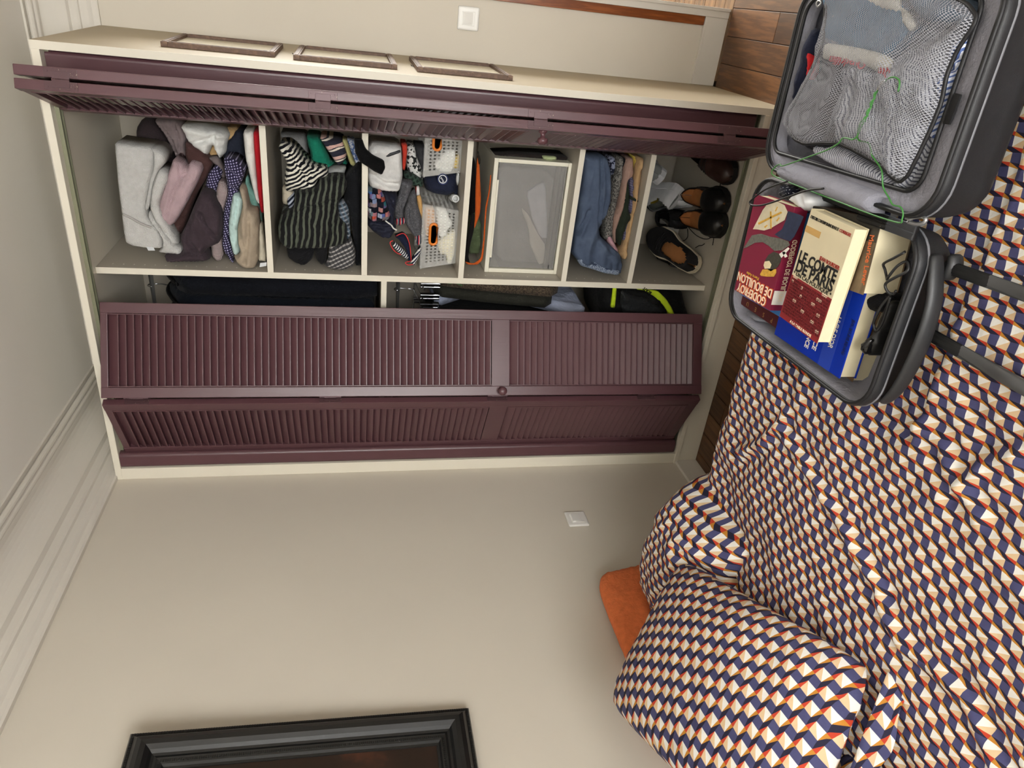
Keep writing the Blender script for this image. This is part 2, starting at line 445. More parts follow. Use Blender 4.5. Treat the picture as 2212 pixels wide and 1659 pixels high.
# ---------------------------------------------------------------- light switches
SWM = plain('switch_plastic', (232, 231, 226), .28, 0, .5, .01)
def light_switch(label, cx, cz, wall):
    t = thing('light_switch', label, 'switch', (XL, cx, cz-.041) if wall == 'X' else (cx, D, cz-.041))
    def bb(a0, a1, z0, z1, t0, t1, bev):
        return (XL+t0, XL+t1, cx+a0, cx+a1, cz+z0, cz+z1) if wall == 'X' else (cx+a0, cx+a1, D-t1, D-t0, cz+z0, cz+z1)
    bm = bmesh.new(); bm_box(bm, *bb(-.0405, .0405, -.0405, .0405, 0, .009, 0), .006); link('plate', from_bm(bm), SWM, t, False)
    bm = bmesh.new(); bm_box(bm, *bb(-.024, .024, -.024, .024, .008, .0105, 0), .001); link('bezel', from_bm(bm), SWM, t)
    bm = bmesh.new(); vs = bm_box(bm, *bb(-.0215, .0215, -.0215, .0215, .009, .0125, 0), .0015)
    for v in vs:
        k_ = (v.co.z-cz)/.0215
        if wall == 'X' and v.co.x > XL+.011: v.co.x += .0025*k_
        if wall == 'Y' and v.co.y < D-.011: v.co.y -= .0025*k_
    link('rocker', from_bm(bm), SWM, t)
light_switch('white square light switch on the wall beside the black framed painting', -.349, .655, 'X')
light_switch('white square light switch on the wall to the right of the wardrobe', .150, 1.058, 'Y')

# ---------------------------------------------------------------- wardrobe
def laminate(name, col, rough=.42):
    m = MB(name, rough, 0, .4); m.base(m.mix(m.noise(5, 4), tuple(v*.985 for v in col), tuple(min(255, v*1.015) for v in col))); m.bump(m.noise(250, 2), .05, .0008); return m.m
CREAM = laminate('cream_laminate', (222, 216, 200)); INNER = laminate('wardrobe_inside', (180, 173, 159)); SIDEP = laminate('side_panel_shaded_tan', (172, 160, 136), .6)  # side panel tan has its shade put into the colour
m = MB('plum_paint', .33, 0, .5); m.base(m.mix(m.noise(7, 5, m.scaled(1, 1, .25)), (81, 52, 57), (95, 64, 69))); m.bump(m.noise(90, 3, m.scaled(1, 1, .06)), .22, .0015); PLUM = m.m
wd = thing('wardrobe', 'cream built-in wardrobe with open plum louvered folding doors', 'wardrobe', (-.7425, .326, 0))
SHELF = {1: 1.782, 2: 1.460, 3: 1.108, 4: .708, 5: .438}
box('side_panel', -.022, 0, 0.001, D-.001, 0, HT, SIDEP, wd)
box('stile', -.0225, .0, -.0015, .001, .0, HT, CREAM, wd, .0005)
box('stile', XL, -1.437, -.0, .022, .1, HT, CREAM, wd)
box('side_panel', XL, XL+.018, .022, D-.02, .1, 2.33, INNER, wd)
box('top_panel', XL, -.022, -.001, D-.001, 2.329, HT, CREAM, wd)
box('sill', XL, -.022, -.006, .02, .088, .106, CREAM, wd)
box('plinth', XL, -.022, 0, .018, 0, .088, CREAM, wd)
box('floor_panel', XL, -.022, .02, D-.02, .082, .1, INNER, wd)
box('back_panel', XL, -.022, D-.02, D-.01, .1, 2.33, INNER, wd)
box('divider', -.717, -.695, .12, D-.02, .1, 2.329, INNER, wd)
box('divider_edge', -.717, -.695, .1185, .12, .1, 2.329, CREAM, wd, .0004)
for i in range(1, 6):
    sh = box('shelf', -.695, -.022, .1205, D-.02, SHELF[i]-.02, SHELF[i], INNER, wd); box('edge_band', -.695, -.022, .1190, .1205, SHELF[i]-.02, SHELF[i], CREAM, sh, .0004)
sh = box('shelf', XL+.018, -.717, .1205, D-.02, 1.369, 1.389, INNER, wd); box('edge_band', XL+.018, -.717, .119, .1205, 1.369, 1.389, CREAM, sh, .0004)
TRK = plain('track_metal', (150, 152, 128), .35, .5, .5, .03)
for z0, z1 in ((2.318, 2.329), (.1, .1035)):
    boxes('door_track', [(-1.437, -.023, .030, .036, z0, z1), (-1.437, -.023, .052, .058, z0, z1), (-1.437, -.023, .036, .052, z1-.003 if z0 > 1 else z0, z1 if z0 > 1 else z0+.002)], TRK, wd, .0004)
def post(x0, x1, yo=0.):
    bm = bmesh.new(); bm_box(bm, x0, x1, .002+yo, .055+yo, .118, 2.328, 0)
    bmesh.ops.bevel(bm, geom=[e for e in bm.edges if abs(e.verts[0].co.z-e.verts[1].co.z) > 1 and e.verts[0].co.y < .01+yo], offset=.016, segments=5, affect='EDGES', profile=.5)
    link('door_post', from_bm(bm), PLUM, wd, False)
post(-1.437, -1.374); post(-.086, -.0235, .025)
bm = bmesh.new()
for i in range(1, 66):
    z = .14+i*.033
    if min(abs(z-s_) for s_ in list(SHELF.values())) < .03: continue
    bm_lathe(bm, [(.0022, 0), (.0022, .0006)], 8, to_m((-.695, .155, z), (1, 0, 0), (0, 1, 0)))
tag(link('peg_holes', from_bm(bm), plain('peg_metal', (225, 222, 212), .4), wd), kind='stuff')

# folding door leaves: local x = across the leaf as seen from its front, -y = front, z = up
DW, DT, DZ0, DZ1 = .320, .025, .125, 2.310
DH = DZ1-DZ0; ST = .036
def leaf_mesh():
    bm = bmesh.new()
    bm_box(bm, 0, ST, 0, DT, 0, DH, .002); bm_box(bm, DW-ST, DW, 0, DT, 0, DH, .002)
    for z0, z1 in ((0, .038), (.790, .859), (DH-.022, DH)): bm_box(bm, ST-.002, DW-ST+.002, .002, DT-.002, z0, z1, .0015)
    for xa in (ST+.001, DW-ST-.005):                      # bead along the louvre opening
        for z0, z1 in ((.038, .790), (.859, DH-.022)): bm_box(bm, xa, xa+.004, -.001, .004, z0, z1, .001)
    return from_bm(bm)
def slat_mesh():
    pr = [(.0002, .0003), (.0002, .0034), (.0205, .0365), (.0245, .0365), (.0245, .0340), (.0050, .0003)]
    bm = bmesh.new(); A = [bm.verts.new((ST+.002, y, z)) for y, z in pr]; B = [bm.verts.new((DW-ST-.002, y, z)) for y, z in pr]
    bm.faces.new(A); bm.faces.new(B[::-1])
    for i in range(6): bm.faces.new((A[i], A[(i+1) % 6], B[(i+1) % 6], B[i]))
    return from_bm(bm)
LEAF, SLAT = leaf_mesh(), slat_mesh()
for me_ in (LEAF, SLAT): me_.materials.append(PLUM)
SLZ = [.040+i*.0239 for i in range(31)]+[.862+i*.0239 for i in range(54)]
m = MB('hinge_metal', .35, .2, .5); m.base(m.mix(m.noise(160, 3) > .70, (84, 60, 64), (160, 146, 128))); HNG = m.m
def knob_mesh():
    bm = bmesh.new(); bm_lathe(bm, [(.0, -.001), (.0125, -.001), (.0125, .003), (.0085, .006), (.0065, .012), (.0075, .017), (.0145, .021), (.0165, .027), (.0150, .033), (.009, .0375), (0, .0385)], 20, to_m((0, 0, 0), (0, -1, 0)))
    bmesh.ops.remove_doubles(bm, verts=bm.verts[:], dist=1e-6); return from_bm(bm)
KNOB = knob_mesh(); KNOB.materials.append(PLUM)
for p_ in KNOB.polygons: p_.use_smooth = True
def hinge_mesh():
    bm = bmesh.new(); bm_box(bm, 0, .0022, .003, DT-.001, -.038, .038, .0006); bm_box(bm, 0, .0036, .010, DT+.003, -.020, .020, .0004)
    bm_tube(bm, [(.001, DT+.003, -.020), (.001, DT+.003, .020)], .0032, 8)
    for z in (-.030, .030): bm_lathe(bm, [(.0028, 0), (.0022, .0012)], 8, to_m((.0015, .010, z), (1, 0, 0), (0, 1, 0)))
    return from_bm(bm)
HINGE = hinge_mesh(); HINGE.materials.append(HNG)
def leaf(left, right, label, slats=True, knob=None, hinge=None):
    o = bpy.data.objects.new('louvered_door', LEAF); COL.objects.link(o); o.parent = wd
    a = math.atan2(right[1]-left[1], right[0]-left[0]); o.location = Vector((left[0], left[1], DZ0))-Vector(wd.location); o.rotation_euler = (0, 0, a); o['label'] = label
    if slats:
        for z in SLZ:
            s_ = bpy.data.objects.new('slat', SLAT); COL.objects.link(s_); s_.parent = o; s_.location = (0, 0, z)
    else:
        bm = bmesh.new()
        for z in SLZ:
            n0 = len(bm.verts); bm.from_mesh(SLAT); bm.verts.ensure_lookup_table()
            for v in bm.verts[n0:]: v.co.z += z
        me = from_bm(bm); me.materials.append(PLUM)
        s_ = bpy.data.objects.new('slats', me); COL.objects.link(s_); s_.parent = o; s_['kind'] = 'stuff'
    if knob is not None:
        k_ = bpy.data.objects.new('knob', KNOB); COL.objects.link(k_); k_.parent = o; k_.location = (knob, 0, .822); k_['label'] = 'round turned plum knob'
    if hinge is not None:
        for z in (.232, .835, 1.445, 2.080):
            h_ = bpy.data.objects.new('hinge', HINGE); COL.objects.link(h_); h_.parent = o
            h_.location = (hinge, 0, z)
            if hinge <= 0: h_.scale = (-1, 1, 1)
    return o
leaf((-1.0705, -.108), (-.786, .040), 'right leaf of the left pair, almost face on', knob=.018, hinge=0.)
leaf((-1.384, .024), (-1.096, -.112), 'left leaf of the left pair, folded at an angle', hinge=DW)
leaf((-.189, .043), (-.088, -.260), 'left leaf of the right pair, folded outward and seen along its edge', knob=DW-.018, hinge=DW)
leaf((-.033, -.243), (-.105, .068), 'right leaf of the right pair, folded against the other', slats=False, hinge=0.)

# ---------------------------------------------------------------- three framed prints on the wardrobe side
FRW = wood('frame_wood', (72, 50, 38), (128, 98, 76), 'y', .55, False)
m = MB('print_paper', .35, 0, .5); m.base(m.mix(m.noise(9, 4), (226, 218, 194), (206, 200, 180))); PRN = m.m
m = MB('picture_glass', .06, 0, .5); m.inp('Alpha', .08); m.base((225, 222, 210)); PGL = m.m
def picture(label, y0, y1, z0, z1):
    t = thing('picture_frame', label, 'picture', (0, (y0+y1)/2, z0), 'framed prints on the wardrobe side panel')
    b = .019
    for a in ((y0, y1, z1-b, z1), (y0, y1, z0, z0+b), (y0, y0+b, z0+b, z1-b), (y1-b, y1, z0+b, z1-b)):
        boxes('frame_bar', [(0.0005, .015, *a), (.015, .0165, a[0]+.004, a[1]-.004, a[2]+.004, a[3]-.004)], FRW, t, .0012)
    box('print', .001, .006, y0+b-.002, y1-b+.002, z0+b-.002, z1-b+.002, PRN, t, 0)
    box('glass', .0075, .0085, y0+b-.001, y1-b+.001, z0+b-.001, z1-b+.001, PGL, t, 0)
    tube('hook', [(.003, (y0+y1)/2-.05, z1-.001), (.004, (y0+y1)/2-.05, z1+.008), (.008, (y0+y1)/2-.05, z1+.010)], .0015, plain('dark_iron', (40, 36, 32), .5, .6), t, 6)
picture('topmost of three wooden framed prints on the wardrobe side panel', .132, .458, 1.723, 2.047)
picture('middle of three wooden framed prints on the wardrobe side panel', .112, .462, 1.352, 1.668)
picture('lowest of three wooden framed prints on the wardrobe side panel', .106, .466, .978, 1.290)

# ---------------------------------------------------------------- large painting on the left wall
EB = MB('ebony_frame', .30, 0, .6); EB.base(EB.mix(EB.noise(20, 3), (13, 14, 15), (24, 25, 26))); EB = EB.m
pt = thing('painting', 'dark old painting in a wide black moulded frame on the wall', 'painting', (XL, -1.50, 1.189))
PY0, PY1, PZ0, PZ1 = -1.88, -1.122, 1.189, 2.028
prf = [(0, 0), (0, .020), (.004, .026), (.010, .026), (.014, .030), (.022, .038), (.034, .044), (.046, .043), (.056, .036), (.062, .028), (.068, .026), (.074, .028), (.088, .024), (.092, .018), (.098, .017), (.098, 0)]
def mould(axis, lo, hi, edge, sgn):
    bm = bmesh.new(); R0 = []; R1 = []
    for d_, t_ in prf:
        if axis == 'z': R0.append(bm.verts.new((XL+t_, edge+sgn*d_, lo+d_))); R1.append(bm.verts.new((XL+t_, edge+sgn*d_, hi-d_)))
        else: R0.append(bm.verts.new((XL+t_, lo+d_, edge+sgn*d_))); R1.append(bm.verts.new((XL+t_, hi-d_, edge+sgn*d_)))
    n = len(prf)
    for i in range(n): bm.faces.new((R0[i], R0[(i+1) % n], R1[(i+1) % n], R1[i]))
    L = hi-lo                                           # rippled outer and inner bands
    for rb, rt, pit in ((.0075, .0262, .006), (.081, .0262, .005)):
        q = int((L-2*rb)/pit)
        for i in range(q):
            c = lo+rb+(i+.5)*pit; e = edge+sgn*rb
            b_ = (XL+rt-.002, XL+rt+.0011, e-.003, e+.003, c-pit*.32, c+pit*.32) if axis == 'z' else (XL+rt-.002, XL+rt+.0011, c-pit*.32, c+pit*.32, e-.003, e+.003)
            bm_box(bm, *b_, 0)
    link('frame_moulding', from_bm(bm), EB, pt)
mould('z', PZ0, PZ1, PY1, -1); mould('z', PZ0, PZ1, PY0, 1); mould('y', PY0, PY1, PZ1, -1); mould('y', PY0, PY1, PZ0, 1)
m = MB('old_canvas', .38, 0, .5); n = m.noise(5.5, 5, m.scaled(1, 1, .7), .6)
m.base(m.ramp(n, [(0, (16, 12, 10)), (.48, (34, 24, 17)), (.62, (44, 28, 20)), (.76, (84, 48, 32)), (1, (130, 84, 58))])); m.bump(m.noise(160, 3), .15, .001)
box('canvas', XL+.004, XL+.014, PY0+.096, PY1-.096, PZ0+.096, PZ1-.096, m.m, pt, 0)

_pm = Matrix.Translation(Vector((XL, 0, PZ0))) @ Matrix.Rotation(math.radians(2.6), 4, 'Y') @ Matrix.Translation(Vector((-XL, 0, -PZ0)))
pt.rotation_euler = (0, math.radians(2.6), 0)

# ================================================================ things in the wardrobe: top shelf
TERRY = MB('terry_towel', 1., 0, .05); TERRY.base(TERRY.mix(TERRY.noise(60, 4), (188, 187, 184), (216, 215, 212))); TERRY.bump(TERRY.voro(420), .8, .003); TERRY.bump(TERRY.noise(30, 3), .3, .005); TERRY = TERRY.m
F = fabric
g1 = 'clothes heaped on the top shelf'
o = thing('towel', 'pale grey terry towel folded on top of the heap, top shelf', 'towel', (-.52, .27, 1.93))
for nm, pl, yy, dp, bg in (('top_layer', [(-0.2955,2.227),(-0.2995,2.188),(-0.3038,2.12),(-0.3199,2.116),(-0.3686,2.123),(-0.4154,2.14),(-0.4774,2.16),(-0.507,2.167),(-0.54,2.161),(-0.58,2.136),(-0.6139,2.125),(-0.6419,2.13),(-0.6433,2.182),(-0.6371,2.218),(-0.6247,2.242),(-0.57,2.242),(-0.5145,2.239),(-0.4602,2.238),(-0.4071,2.235),(-0.3481,2.231)], .18, .20, .014),
   ('fold', [(-0.3061,2.123),(-0.3081,2.104),(-0.3175,2.09),(-0.3342,2.083),(-0.3554,2.089),(-0.3739,2.105),(-0.4014,2.123),(-0.4415,2.138),(-0.4928,2.15),(-0.5156,2.163),(-0.5085,2.169),(-0.4751,2.159),(-0.4167,2.142),(-0.3699,2.124),(-0.3245,2.118)], .185, .19, .016),
   ('fold', [(-0.3728,2.104),(-0.3841,2.083),(-0.4097,2.085),(-0.443,2.102),(-0.4914,2.124),(-0.5243,2.117),(-0.561,2.101),(-0.6097,2.079),(-0.6258,2.076),(-0.6278,2.095),(-0.581,2.124),(-0.5369,2.145),(-0.5039,2.152),(-0.4415,2.138),(-0.4014,2.123)], .185, .19, .016),
   ('bottom_layer', [(-0.5137,2.155),(-0.5794,2.122),(-0.6269,2.087),(-0.6423,2.063),(-0.6623,2.071),(-0.6602,2.097),(-0.6562,2.145),(-0.6411,2.129),(-0.6138,2.124),(-0.58,2.136),(-0.54,2.161)], .18, .20, .014)):
    cloth(nm, None, None, pl, 'Y', yy, dp, bg, TERRY, r=.016, wr=.0025, s=.006, parent=o)
tube('woven_border', [(a, .163, b) for a, b in [(-0.5227,2.235),(-0.5309,2.217),(-0.5446,2.195),(-0.5565,2.174),(-0.5648,2.151)]], .004, plain('towel_border', (170, 166, 162), .9), o, 6, 3)
prism('care_label', [(-0.6334,2.175),(-0.6344,2.153),(-0.6458,2.149),(-0.6467,2.171)], 'Y', .163, .001, plain('label_white', (205, 208, 210), .7), o)
cloth('sweater', 'very dark brown sweater at the back of the heap behind the towel', 'sweater', [(-0.2507,2.181),(-0.284,2.204),(-0.3491,2.213),(-0.3823,2.164),(-0.4701,2.125),(-0.4068,2.083),(-0.3236,2.108),(-0.2476,2.14)], 'Y', .36, .2, .03, F('dark_brown_wool', (50, 42, 44)), group=g1, wf=22, wa=.8)
cloth('leggings', 'grey brown leggings drooping between the dark sweater and the fleece', 'leggings', [(-0.2425,2.135),(-0.2856,2.107),(-0.3375,2.086),(-0.3728,2.073),(-0.3858,2.046),(-0.3809,2.028),(-0.3419,2.045),(-0.284,2.036),(-0.246,2.045),(-0.2389,2.088)], 'Y', .31, .15, .02, F('taupe_jersey', (118, 106, 106)), wf=40, wa=1.3, wr=.006, creases=[[(-0.2579,2.111),(-0.3122,2.083),(-0.3543,2.067),(-0.3825,2.053)], [(-0.2549,2.07),(-0.3,2.061),(-0.3499,2.056)]], cw=.004)
cloth('t_shirt', 'pink dotted t-shirt folded lengthwise beside the towel', 't-shirt', [(-0.3395,2.063),(-0.3883,2.084),(-0.4435,2.107),(-0.4958,2.127),(-0.5402,2.123),(-0.5694,2.101),(-0.5532,2.08),(-0.4911,2.041),(-0.4229,2.003),(-0.3747,1.979),(-0.3571,1.983),(-0.3466,2.011),(-0.3669,2.025),(-0.3539,2.042)], 'Y', .20, .2, .022, F('pink_dot', (172, 150, 154), 'dots', (150, 118, 128), 260, .3, .18), wf=25, wa=1.1, creases=[[(-0.3667,2.021),(-0.4,2.042),(-0.4413,2.07),(-0.4863,2.088),(-0.5317,2.104)], [(-0.3574,2.042),(-0.3966,2.045),(-0.3847,2.026)]], cw=.004, cd=.008)
cloth('t_shirt', 'chocolate brown t-shirt under the pink dotted one', 't-shirt', [(-0.2911,2.033),(-0.3194,1.985),(-0.3431,1.967),(-0.3601,1.951),(-0.4052,1.973),(-0.4671,2.014),(-0.5175,2.036),(-0.5686,2.056),(-0.6249,2.087),(-0.6181,2.111),(-0.5676,2.115),(-0.4699,2.063),(-0.394,2.027),(-0.3408,2.038)], 'Y', .255, .2, .022, F('choc_jersey', (74, 52, 50)), wf=18, wa=1.1)
cloth('sweater', 'large dark plum sweater spilling at the front of the top shelf', 'sweater', [(-0.4364,1.951),(-0.4309,1.981),(-0.4872,2.011),(-0.5366,2.033),(-0.5949,2.066),(-0.637,2.059),(-0.6563,2.073),(-0.6622,2.124),(-0.6829,2.111),(-0.6792,2.055),(-0.6739,1.975),(-0.6341,1.987),(-0.6066,1.937),(-0.5502,1.924),(-0.49,1.925),(-0.4578,1.943)], 'Y', .165, .25, .03, F('plum_knit', (62, 52, 58)), wf=24, wa=1.2, wr=.006, creases=[[(-0.4872,2.011),(-0.54,2.026),(-0.6013,2.036),(-0.635,2.008)], [(-0.5008,1.988),(-0.5449,1.972),(-0.5892,1.937)], [(-0.6663,2.109),(-0.6445,2.051),(-0.6421,1.991)]], cw=.005)
NVD = F('navy_dots', (46, 42, 66), 'dots', (170, 164, 200), 120, .2, .26)
cloth('shirt', 'navy polka dot shirt cuff standing beside the plum sweater', 'shirt', [(-0.3611,1.941),(-0.3917,1.968),(-0.4289,1.978),(-0.4545,1.974),(-0.4799,1.958),(-0.4415,1.941),(-0.404,1.93),(-0.3852,1.921)], 'Y', .23, .15, .018, NVD, wr=.003)
cloth('shirt', 'long navy polka dot shirt rolled next to the mint sweater', 'shirt', [(-0.3253,1.87),(-0.3242,1.907),(-0.3843,1.904),(-0.4386,1.9),(-0.503,1.921),(-0.5759,1.93),(-0.6349,1.937),(-0.6946,1.905),(-0.6573,1.901),(-0.5867,1.91),(-0.5017,1.896),(-0.4407,1.872),(-0.3624,1.84)], 'Y', .185, .2, .02, NVD, wr=.005, creases=[[(-0.4024,1.903),(-0.4266,1.881),(-0.437,1.872)], [(-0.3562,1.91),(-0.3753,1.874)]])
cloth('shirt', 'grey shirt with tiny light dots squeezed between dark garments', 'shirt', [(-0.4064,1.93),(-0.4091,1.913),(-0.4414,1.9),(-0.5102,1.922),(-0.584,1.934),(-0.6555,1.938),(-0.688,1.945),(-0.6948,1.964),(-0.6731,1.978),(-0.6252,1.977),(-0.5658,1.959),(-0.4814,1.948),(-0.4364,1.941)], 'Y', .21, .18, .015, F('grey_dots', (128, 110, 110), 'dots', (212, 204, 200), 240, 0, .27), wr=.003)
cloth('scarf', 'thin taupe scarf end hanging above the grey dotted shirt', 'scarf', [(-0.3443,1.968),(-0.3404,1.937),(-0.3737,1.919),(-0.4066,1.916),(-0.4111,1.929),(-0.375,1.94)], 'Y', .26, .1, .012, F('taupe_scarf', (112, 102, 102)), wr=.004)
FLC = MB('white_fleece', 1., 0, .03); FLC.base(FLC.mix(FLC.noise(50, 4), (196, 197, 194), (226, 226, 222))); FLC.bump(FLC.noise(110, 4), .6, .004); FLC = FLC.m
cloth('jacket', 'fluffy white fleece jacket at the back of the top shelf', 'jacket', [(-0.2444,2.045),(-0.2397,1.982),(-0.2486,1.914),(-0.2683,1.895),(-0.2939,1.906),(-0.3266,1.911),(-0.3491,1.933),(-0.3287,1.942),(-0.3025,1.952),(-0.3415,1.971),(-0.3266,1.99),(-0.3092,2.023),(-0.2819,2.035)], 'Y', .28, .2, .035, FLC, wr=.008, creases=[[(-0.3021,2.022),(-0.2839,1.966),(-0.268,1.94)], [(-0.268,1.94),(-0.3003,1.946)]])
cloth('plush_fabric', 'tan plush fabric showing below the white fleece', 'fabric', [(-0.2546,1.925),(-0.2544,1.875),(-0.2816,1.878),(-0.3053,1.905),(-0.3603,1.941),(-0.3574,1.986),(-0.3114,1.966)], 'Y', .33, .15, .03, F('tan_plush', (190, 158, 112)))
cloth('sweater', 'black navy sweater behind the polka dot shirt', 'sweater', [(-0.2563,1.876),(-0.2564,1.853),(-0.3288,1.853),(-0.3919,1.85),(-0.3682,1.889),(-0.356,1.929),(-0.2964,1.91)], 'Y', .31, .2, .02, F('blacknavy', (38, 42, 54)))
cloth('jersey', 'white sports jersey standing along the first shelf board', 'jersey', [(-0.2379,1.843),(-0.237,1.808),(-0.3053,1.809),(-0.3699,1.81),(-0.4812,1.805),(-0.4667,1.817),(-0.4222,1.825),(-0.3713,1.833),(-0.3286,1.84)], 'Y', .21, .3, .015, F('white_jersey', (214, 212, 206)), wr=.002)
cloth('jersey', 'red sports jersey lying directly on the first shelf board', 'jersey', [(-0.2353,1.809),(-0.2354,1.788),(-0.3125,1.789),(-0.4028,1.789),(-0.5082,1.792),(-0.5057,1.802),(-0.4335,1.807),(-0.353,1.808),(-0.2962,1.81)], 'Y', .20, .3, .012, F('red_jersey', (176, 30, 40)), wr=.002)
cloth('sweater', 'sage green sweater crumpled beside the red jersey', 'sweater', [(-0.3903,1.845),(-0.4193,1.837),(-0.459,1.811),(-0.4857,1.811),(-0.512,1.8),(-0.5551,1.804),(-0.5283,1.815),(-0.5029,1.846),(-0.4351,1.853)], 'Y', .225, .15, .018, F('sage_knit', (106, 146, 136)), wr=.006)
cloth('sweater', 'pale mint cotton sweater folded upright at the front', 'sweater', [(-0.4366,1.882),(-0.4375,1.865),(-0.4513,1.85),(-0.4926,1.858),(-0.5464,1.876),(-0.6045,1.879),(-0.6357,1.874),(-0.6521,1.888),(-0.6446,1.898),(-0.5861,1.905),(-0.5402,1.904),(-0.4833,1.893)], 'Y', .16, .2, .018, F('mint_cotton', (180, 204, 200)), wa=1.3, wr=.004, creases=[[(-0.4448,1.866),(-0.4935,1.876),(-0.5471,1.891),(-0.5972,1.891)], [(-0.4907,1.893),(-0.5781,1.897)]], cw=.003)
o = cloth('sweater', 'beige wool sweater rolled beside the mint one at the front', 'sweater', [(-0.4092,1.86),(-0.419,1.842),(-0.4811,1.835),(-0.4909,1.808),(-0.5476,1.804),(-0.5982,1.811),(-0.6576,1.813),(-0.6912,1.828),(-0.6964,1.861),(-0.6763,1.885),(-0.6496,1.895),(-0.6463,1.879),(-0.6322,1.872),(-0.601,1.877),(-0.5432,1.874),(-0.4671,1.851)], 'Y', .15, .22, .028, F('beige_wool', (160, 146, 128)), wa=1.3, wr=.005, creases=[[(-0.4849,1.836),(-0.5491,1.837),(-0.6194,1.849),(-0.6672,1.856)], [(-0.5202,1.867),(-0.5735,1.867),(-0.6081,1.859)]], cw=.005)
prism('care_label', [(-0.661,1.805),(-0.6578,1.783),(-0.671,1.785),(-0.6763,1.808)], 'Y', .117, .001, plain('label_white', (205, 208, 210), .7), o)
cloth('t_shirt', 'cream t-shirt flattened against the first shelf board', 't-shirt', [(-0.5286,1.809),(-0.5667,1.798),(-0.6758,1.789),(-0.6728,1.819),(-0.6066,1.812)], 'Y', .175, .2, .012, F('cream_cotton', (196, 188, 168)), wr=.002)

# ---------------------------------------------------------------- second shelf
g2 = 'clothes heaped on the second shelf'
KN = lambda n, c, f_=340: fabric(n, c, 'stripe', tuple(v*.8 for v in c), f_, PI/2, .7, weave=500, ws=.6)
cloth('sweater', 'grey ribbed knit sweater at the back of the second shelf', 'sweater', [(-0.2661,1.738),(-0.267,1.649),(-0.3232,1.645),(-0.3765,1.639),(-0.3813,1.653),(-0.3595,1.675),(-0.3299,1.689),(-0.3047,1.706),(-0.2806,1.735)], 'Y', .36, .2, .03, KN('grey_rib', (134, 134, 134)))
cloth('sweater', 'emerald green chunky knit sweater on the second shelf', 'sweater', [(-0.2576,1.646),(-0.2599,1.602),(-0.3048,1.581),(-0.3415,1.567),(-0.3474,1.54),(-0.3325,1.516),(-0.3452,1.506),(-0.3609,1.54),(-0.3671,1.579),(-0.3609,1.601),(-0.3553,1.633),(-0.3123,1.636),(-0.2868,1.644)], 'Y', .31, .2, .035, KN('green_knit', (30, 128, 102), 200), wr=.005)
cloth('shirt', 'navy shirt with pink and cream stripes near the door', 'shirt', [(-0.2507,1.603),(-0.2541,1.524),(-0.288,1.509),(-0.3142,1.511),(-0.3357,1.524),(-0.3442,1.54),(-0.3264,1.554),(-0.2962,1.574)], 'Y', .27, .2, .025, F('navy_pink_stripe', (46, 46, 58), 'stripe', (206, 170, 160), 26, .35, .72, c3=(226, 216, 200)), creases=[[(-0.2594,1.597),(-0.2774,1.569),(-0.2848,1.517)]])
cloth('scarf', 'yellow green scarf edge between the striped shirt and the floral cloth', 'scarf', [(-0.2505,1.526),(-0.2511,1.509),(-0.2977,1.495),(-0.3302,1.479),(-0.3426,1.485),(-0.3333,1.499),(-0.2951,1.511)], 'Y', .25, .1, .012, F('lime_scarf', (176, 172, 118)))
cloth('shirt', 'blue floral shirt edge behind the hanging black sleeve', 'shirt', [(-0.2523,1.511),(-0.2538,1.482),(-0.2813,1.48),(-0.3325,1.463),(-0.3392,1.48),(-0.3007,1.493)], 'Y', .265, .1, .012, F('blue_floral', (96, 122, 178), 'floral', (206, 212, 226), 90, duty=.72))
cloth('stocking', 'black stocking hanging from the second shelf over the board', 'stocking', [(-0.2183,1.486),(-0.2181,1.46),(-0.2484,1.449),(-0.2684,1.425),(-0.2829,1.388),(-0.304,1.384),(-0.3281,1.395),(-0.3171,1.421),(-0.3016,1.446),(-0.2898,1.467),(-0.2611,1.482)], 'Y', .095, .022, .014, F('black_jersey', (14, 14, 15)), wr=.003, wf=40)
cloth('top', 'black and white zebra striped top draped on the second shelf', 'top', [(-0.2869,1.734),(-0.2744,1.728),(-0.2738,1.699),(-0.2859,1.678),(-0.3201,1.651),(-0.34,1.619),(-0.3448,1.579),(-0.3629,1.572),(-0.3754,1.58),(-0.3818,1.606),(-0.4107,1.617),(-0.4248,1.651),(-0.4307,1.688),(-0.4324,1.717),(-0.3832,1.719),(-0.3348,1.708),(-0.3138,1.719)], 'Y', .22, .2, .03, F('zebra', (24, 24, 30), 'zebra', (226, 222, 208), 460, .55, dist=11), wr=.007, creases=[[(-0.2786,1.727),(-0.3015,1.697),(-0.3504,1.666),(-0.3712,1.645)], [(-0.3575,1.663),(-0.3903,1.653),(-0.393,1.635),(-0.3555,1.631),(-0.3523,1.58)]], cw=.005)
cloth('scarf', 'small light grey fleece roll between zebra top and black cloth', 'scarf', [(-0.354,1.575),(-0.3417,1.547),(-0.3416,1.511),(-0.3713,1.52),(-0.3791,1.555),(-0.3757,1.574)], 'Y', .245, .1, .02, F('lgrey_fleece', (146, 148, 146)))
